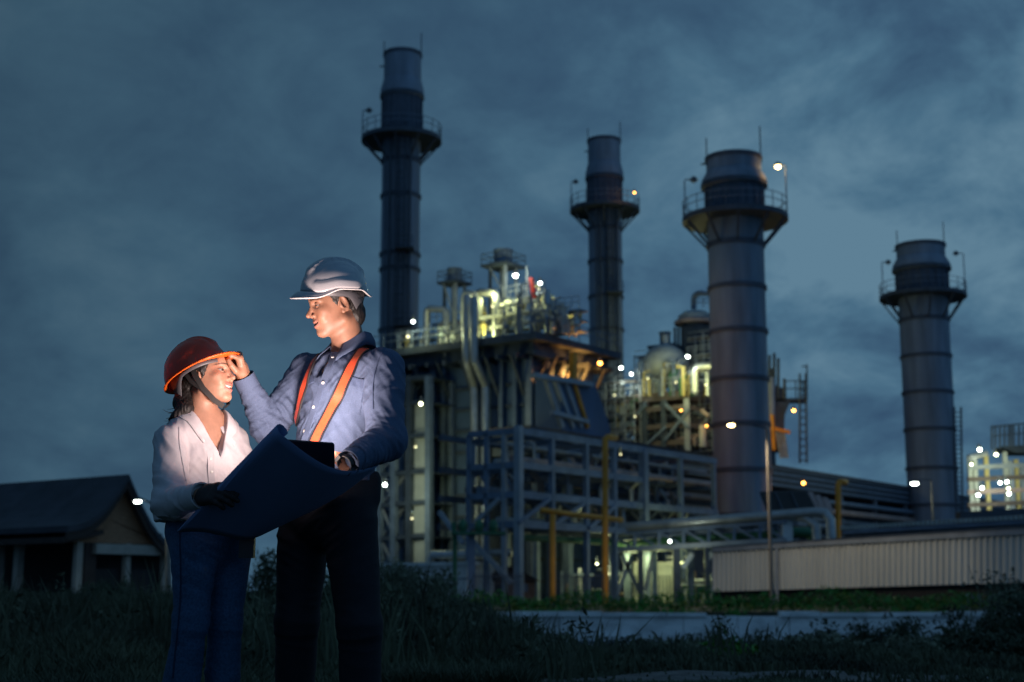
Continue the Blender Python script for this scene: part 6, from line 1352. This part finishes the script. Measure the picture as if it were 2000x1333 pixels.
# ================================================================ blueprint, tablet, radio
TLp, BLp, BRp, TRp = P_(545, 850, 4.40), P_(347, 1040, 4.74), P_(540, 1032, 4.95), P_(742, 914, 4.80)
bp = MB(); nu, nv = 46, 16; vs = []; fs = []
nrm_ = np.cross(BRp - BLp, TLp - BLp); nrm_ /= np.linalg.norm(nrm_); nrm_ = nrm_ if nrm_[1] > 0 else -nrm_
across = (TRp - TLp) / np.linalg.norm(TRp - TLp); nr2_ = nrm_ * .35 + Z3 * .9; nr2_ -= across * (nr2_ @ across); nr2_ /= np.linalg.norm(nr2_)
for j in range(nv + 1):
    w = j / nv; l_ = TLp * (1 - w) + BLp * w; r_ = TRp * (1 - w) + BRp * w; r_ = r_ + (np.array([.012, 0, -.004])) * math.sin(math.pi * w) * 2
    for i in range(nu + 1):
        u = i / nu
        # flat middle; both ends curl back into a roll of 22-27 mm radius
        rl, rr_ = .024 * (1 - .85 * w ** 1.5), .024 * (1 - .7 * w); cl_, cr_ = .17 * (1 - .5 * w), .17
        if u < cl_: a = (cl_ - u) / cl_ * 4.9; p = l_ + across * (rl * (1.0 - math.sin(min(a, 9)))) + nrm_ * (rl * (1 - math.cos(a)))
        elif u > 1 - cr_: a = (u - 1 + cr_) / cr_ * 6.0; p = r_ - across * (rr_ * (1.0 - math.sin(a))) + nr2_ * (rr_ * (1 - math.cos(a)))
        else:
            k = (u - cl_) / (1 - cl_ - cr_); p = (l_ + across * rl) * (1 - k) + (r_ - across * rr_) * k
            p = p - Z3 * (.028 * math.sin(math.pi * k) * (1 - w) * (1 if k < .7 else 1)) - nrm_ * (.03 * math.sin(math.pi * k)) + Z3 * .014 * math.sin(math.pi * k * 2) * w
        vs.append(V(tuple(p)))
for j in range(nv):
    for i in range(nu): a = j * (nu + 1) + i; fs.append((a, a + 1, a + nu + 2, a + nu + 1))
bp._add(vs, fs); bo = solo(bp, 'blueprint', 'paper_blue', 'large blue drawing sheet with curled ends held between the two people', 'drawing', tuple((TLp + BRp) / 2), plant=False, smooth=True)
md = bo.modifiers.new('thickness', 'SOLIDIFY'); md.thickness = .0006; md.offset = 0
# tablet: dark back towards the camera, lit screen towards the man
tc0, tc1, tc2 = P_(553, 859, 4.58), P_(653, 866, 4.58), P_(556, 915, 4.66)
tx = (tc1 - tc0); tw = np.linalg.norm(tx); tx /= tw; ty = tc0 - tc2; ty -= tx * (ty @ tx); th_ = .15; ty /= np.linalg.norm(ty); tn = np.cross(tx, ty); tn = tn if tn[1] > 0 else -tn
tcen = tc0 + tx * tw / 2 - ty * th_ / 2
tab = thing('tablet', 'dark tablet with its lit screen turned to the man above the blueprint', 'tablet', tuple(tcen), None, plant=False)
def tab_pts(w, h, r, off):
    pts = []
    for cx_, cy_, a0 in ((w / 2 - r, h / 2 - r, 0), (-w / 2 + r, h / 2 - r, 90), (-w / 2 + r, -h / 2 + r, 180), (w / 2 - r, -h / 2 + r, 270)):
        for k in range(5): a = R(a0 + 22.5 * k); pts.append(V(tuple(tcen + tx * (cx_ + r * math.cos(a)) + ty * (cy_ + r * math.sin(a)) + tn * off)))
    return pts
mat('tablet_back', (0.010, 0.011, 0.02), 0.4)
MB().prism(tab_pts(tw, th_, .009, -.004), V(tuple(tn * .007))).build('case', 'tablet_back', tab, True)
emit('screen_glow', (1.0, 0.78, 0.70), 9); MB().prism(tab_pts(tw - .014, th_ - .014, .004, .0032), V(tuple(tn * .0006))).build('screen', 'screen_glow', tab)
mb = MB(); pc_ = V(tuple(tcen - tx * (tw / 2 - .02) + ty * (th_ / 2 - .014) - tn * .005)); mb.ball(tuple(pc_), .006, 10, 6); mb.build('camera_lens', 'device_black', tab, True)
al = bpy.data.lights.new('hidden_flash_light', 'AREA'); al.shape = 'RECTANGLE'; al.size = tw * .8; al.size_y = th_ * .6; al.spread = R(138); al.energy = 9.8; al.color = (1.0, .76, .68)  # added lamp in place of the hidden flash, aimed off the screen normal
ao = bpy.data.objects.new('hidden_flash_light', al); C.objects.link(ao); ao.parent = tab; ao.location = V(tuple(tn * .03)); ao.rotation_euler = V(tuple(-(tn + Z3 * .45 - A_((.45, 0, 0))))).to_track_quat('Z', 'Y').to_euler()
# radio on the woman's hip
rp = P_(483, 1062, 4.98); t = thing('walkie_talkie', 'dark red two way radio hanging at the woman\'s left hip', 'radio', tuple(rp), None, plant=False)
MB().box((rp[0] - .026, rp[1] - .016, rp[2] - .05), (rp[0] + .026, rp[1] + .016, rp[2] + .05)).build('body', 'device_black', t); MB().box((rp[0] - .024, rp[1] - .018, rp[2] + .026), (rp[0] + .024, rp[1] - .0163, rp[2] + .046)).build('speaker', 'radio_red', t)
MB().tube([(rp[0] - .014, rp[1], rp[2] + .05), (rp[0] - .012, rp[1], rp[2] + .10)], [.006, .004], 8).build('antenna', 'device_black', t, True); MB().tube([(rp[0] + .012, rp[1], rp[2] + .05), (rp[0] + .012, rp[1], rp[2] + .064)], .006, 8).build('knob', 'device_black', t, True)
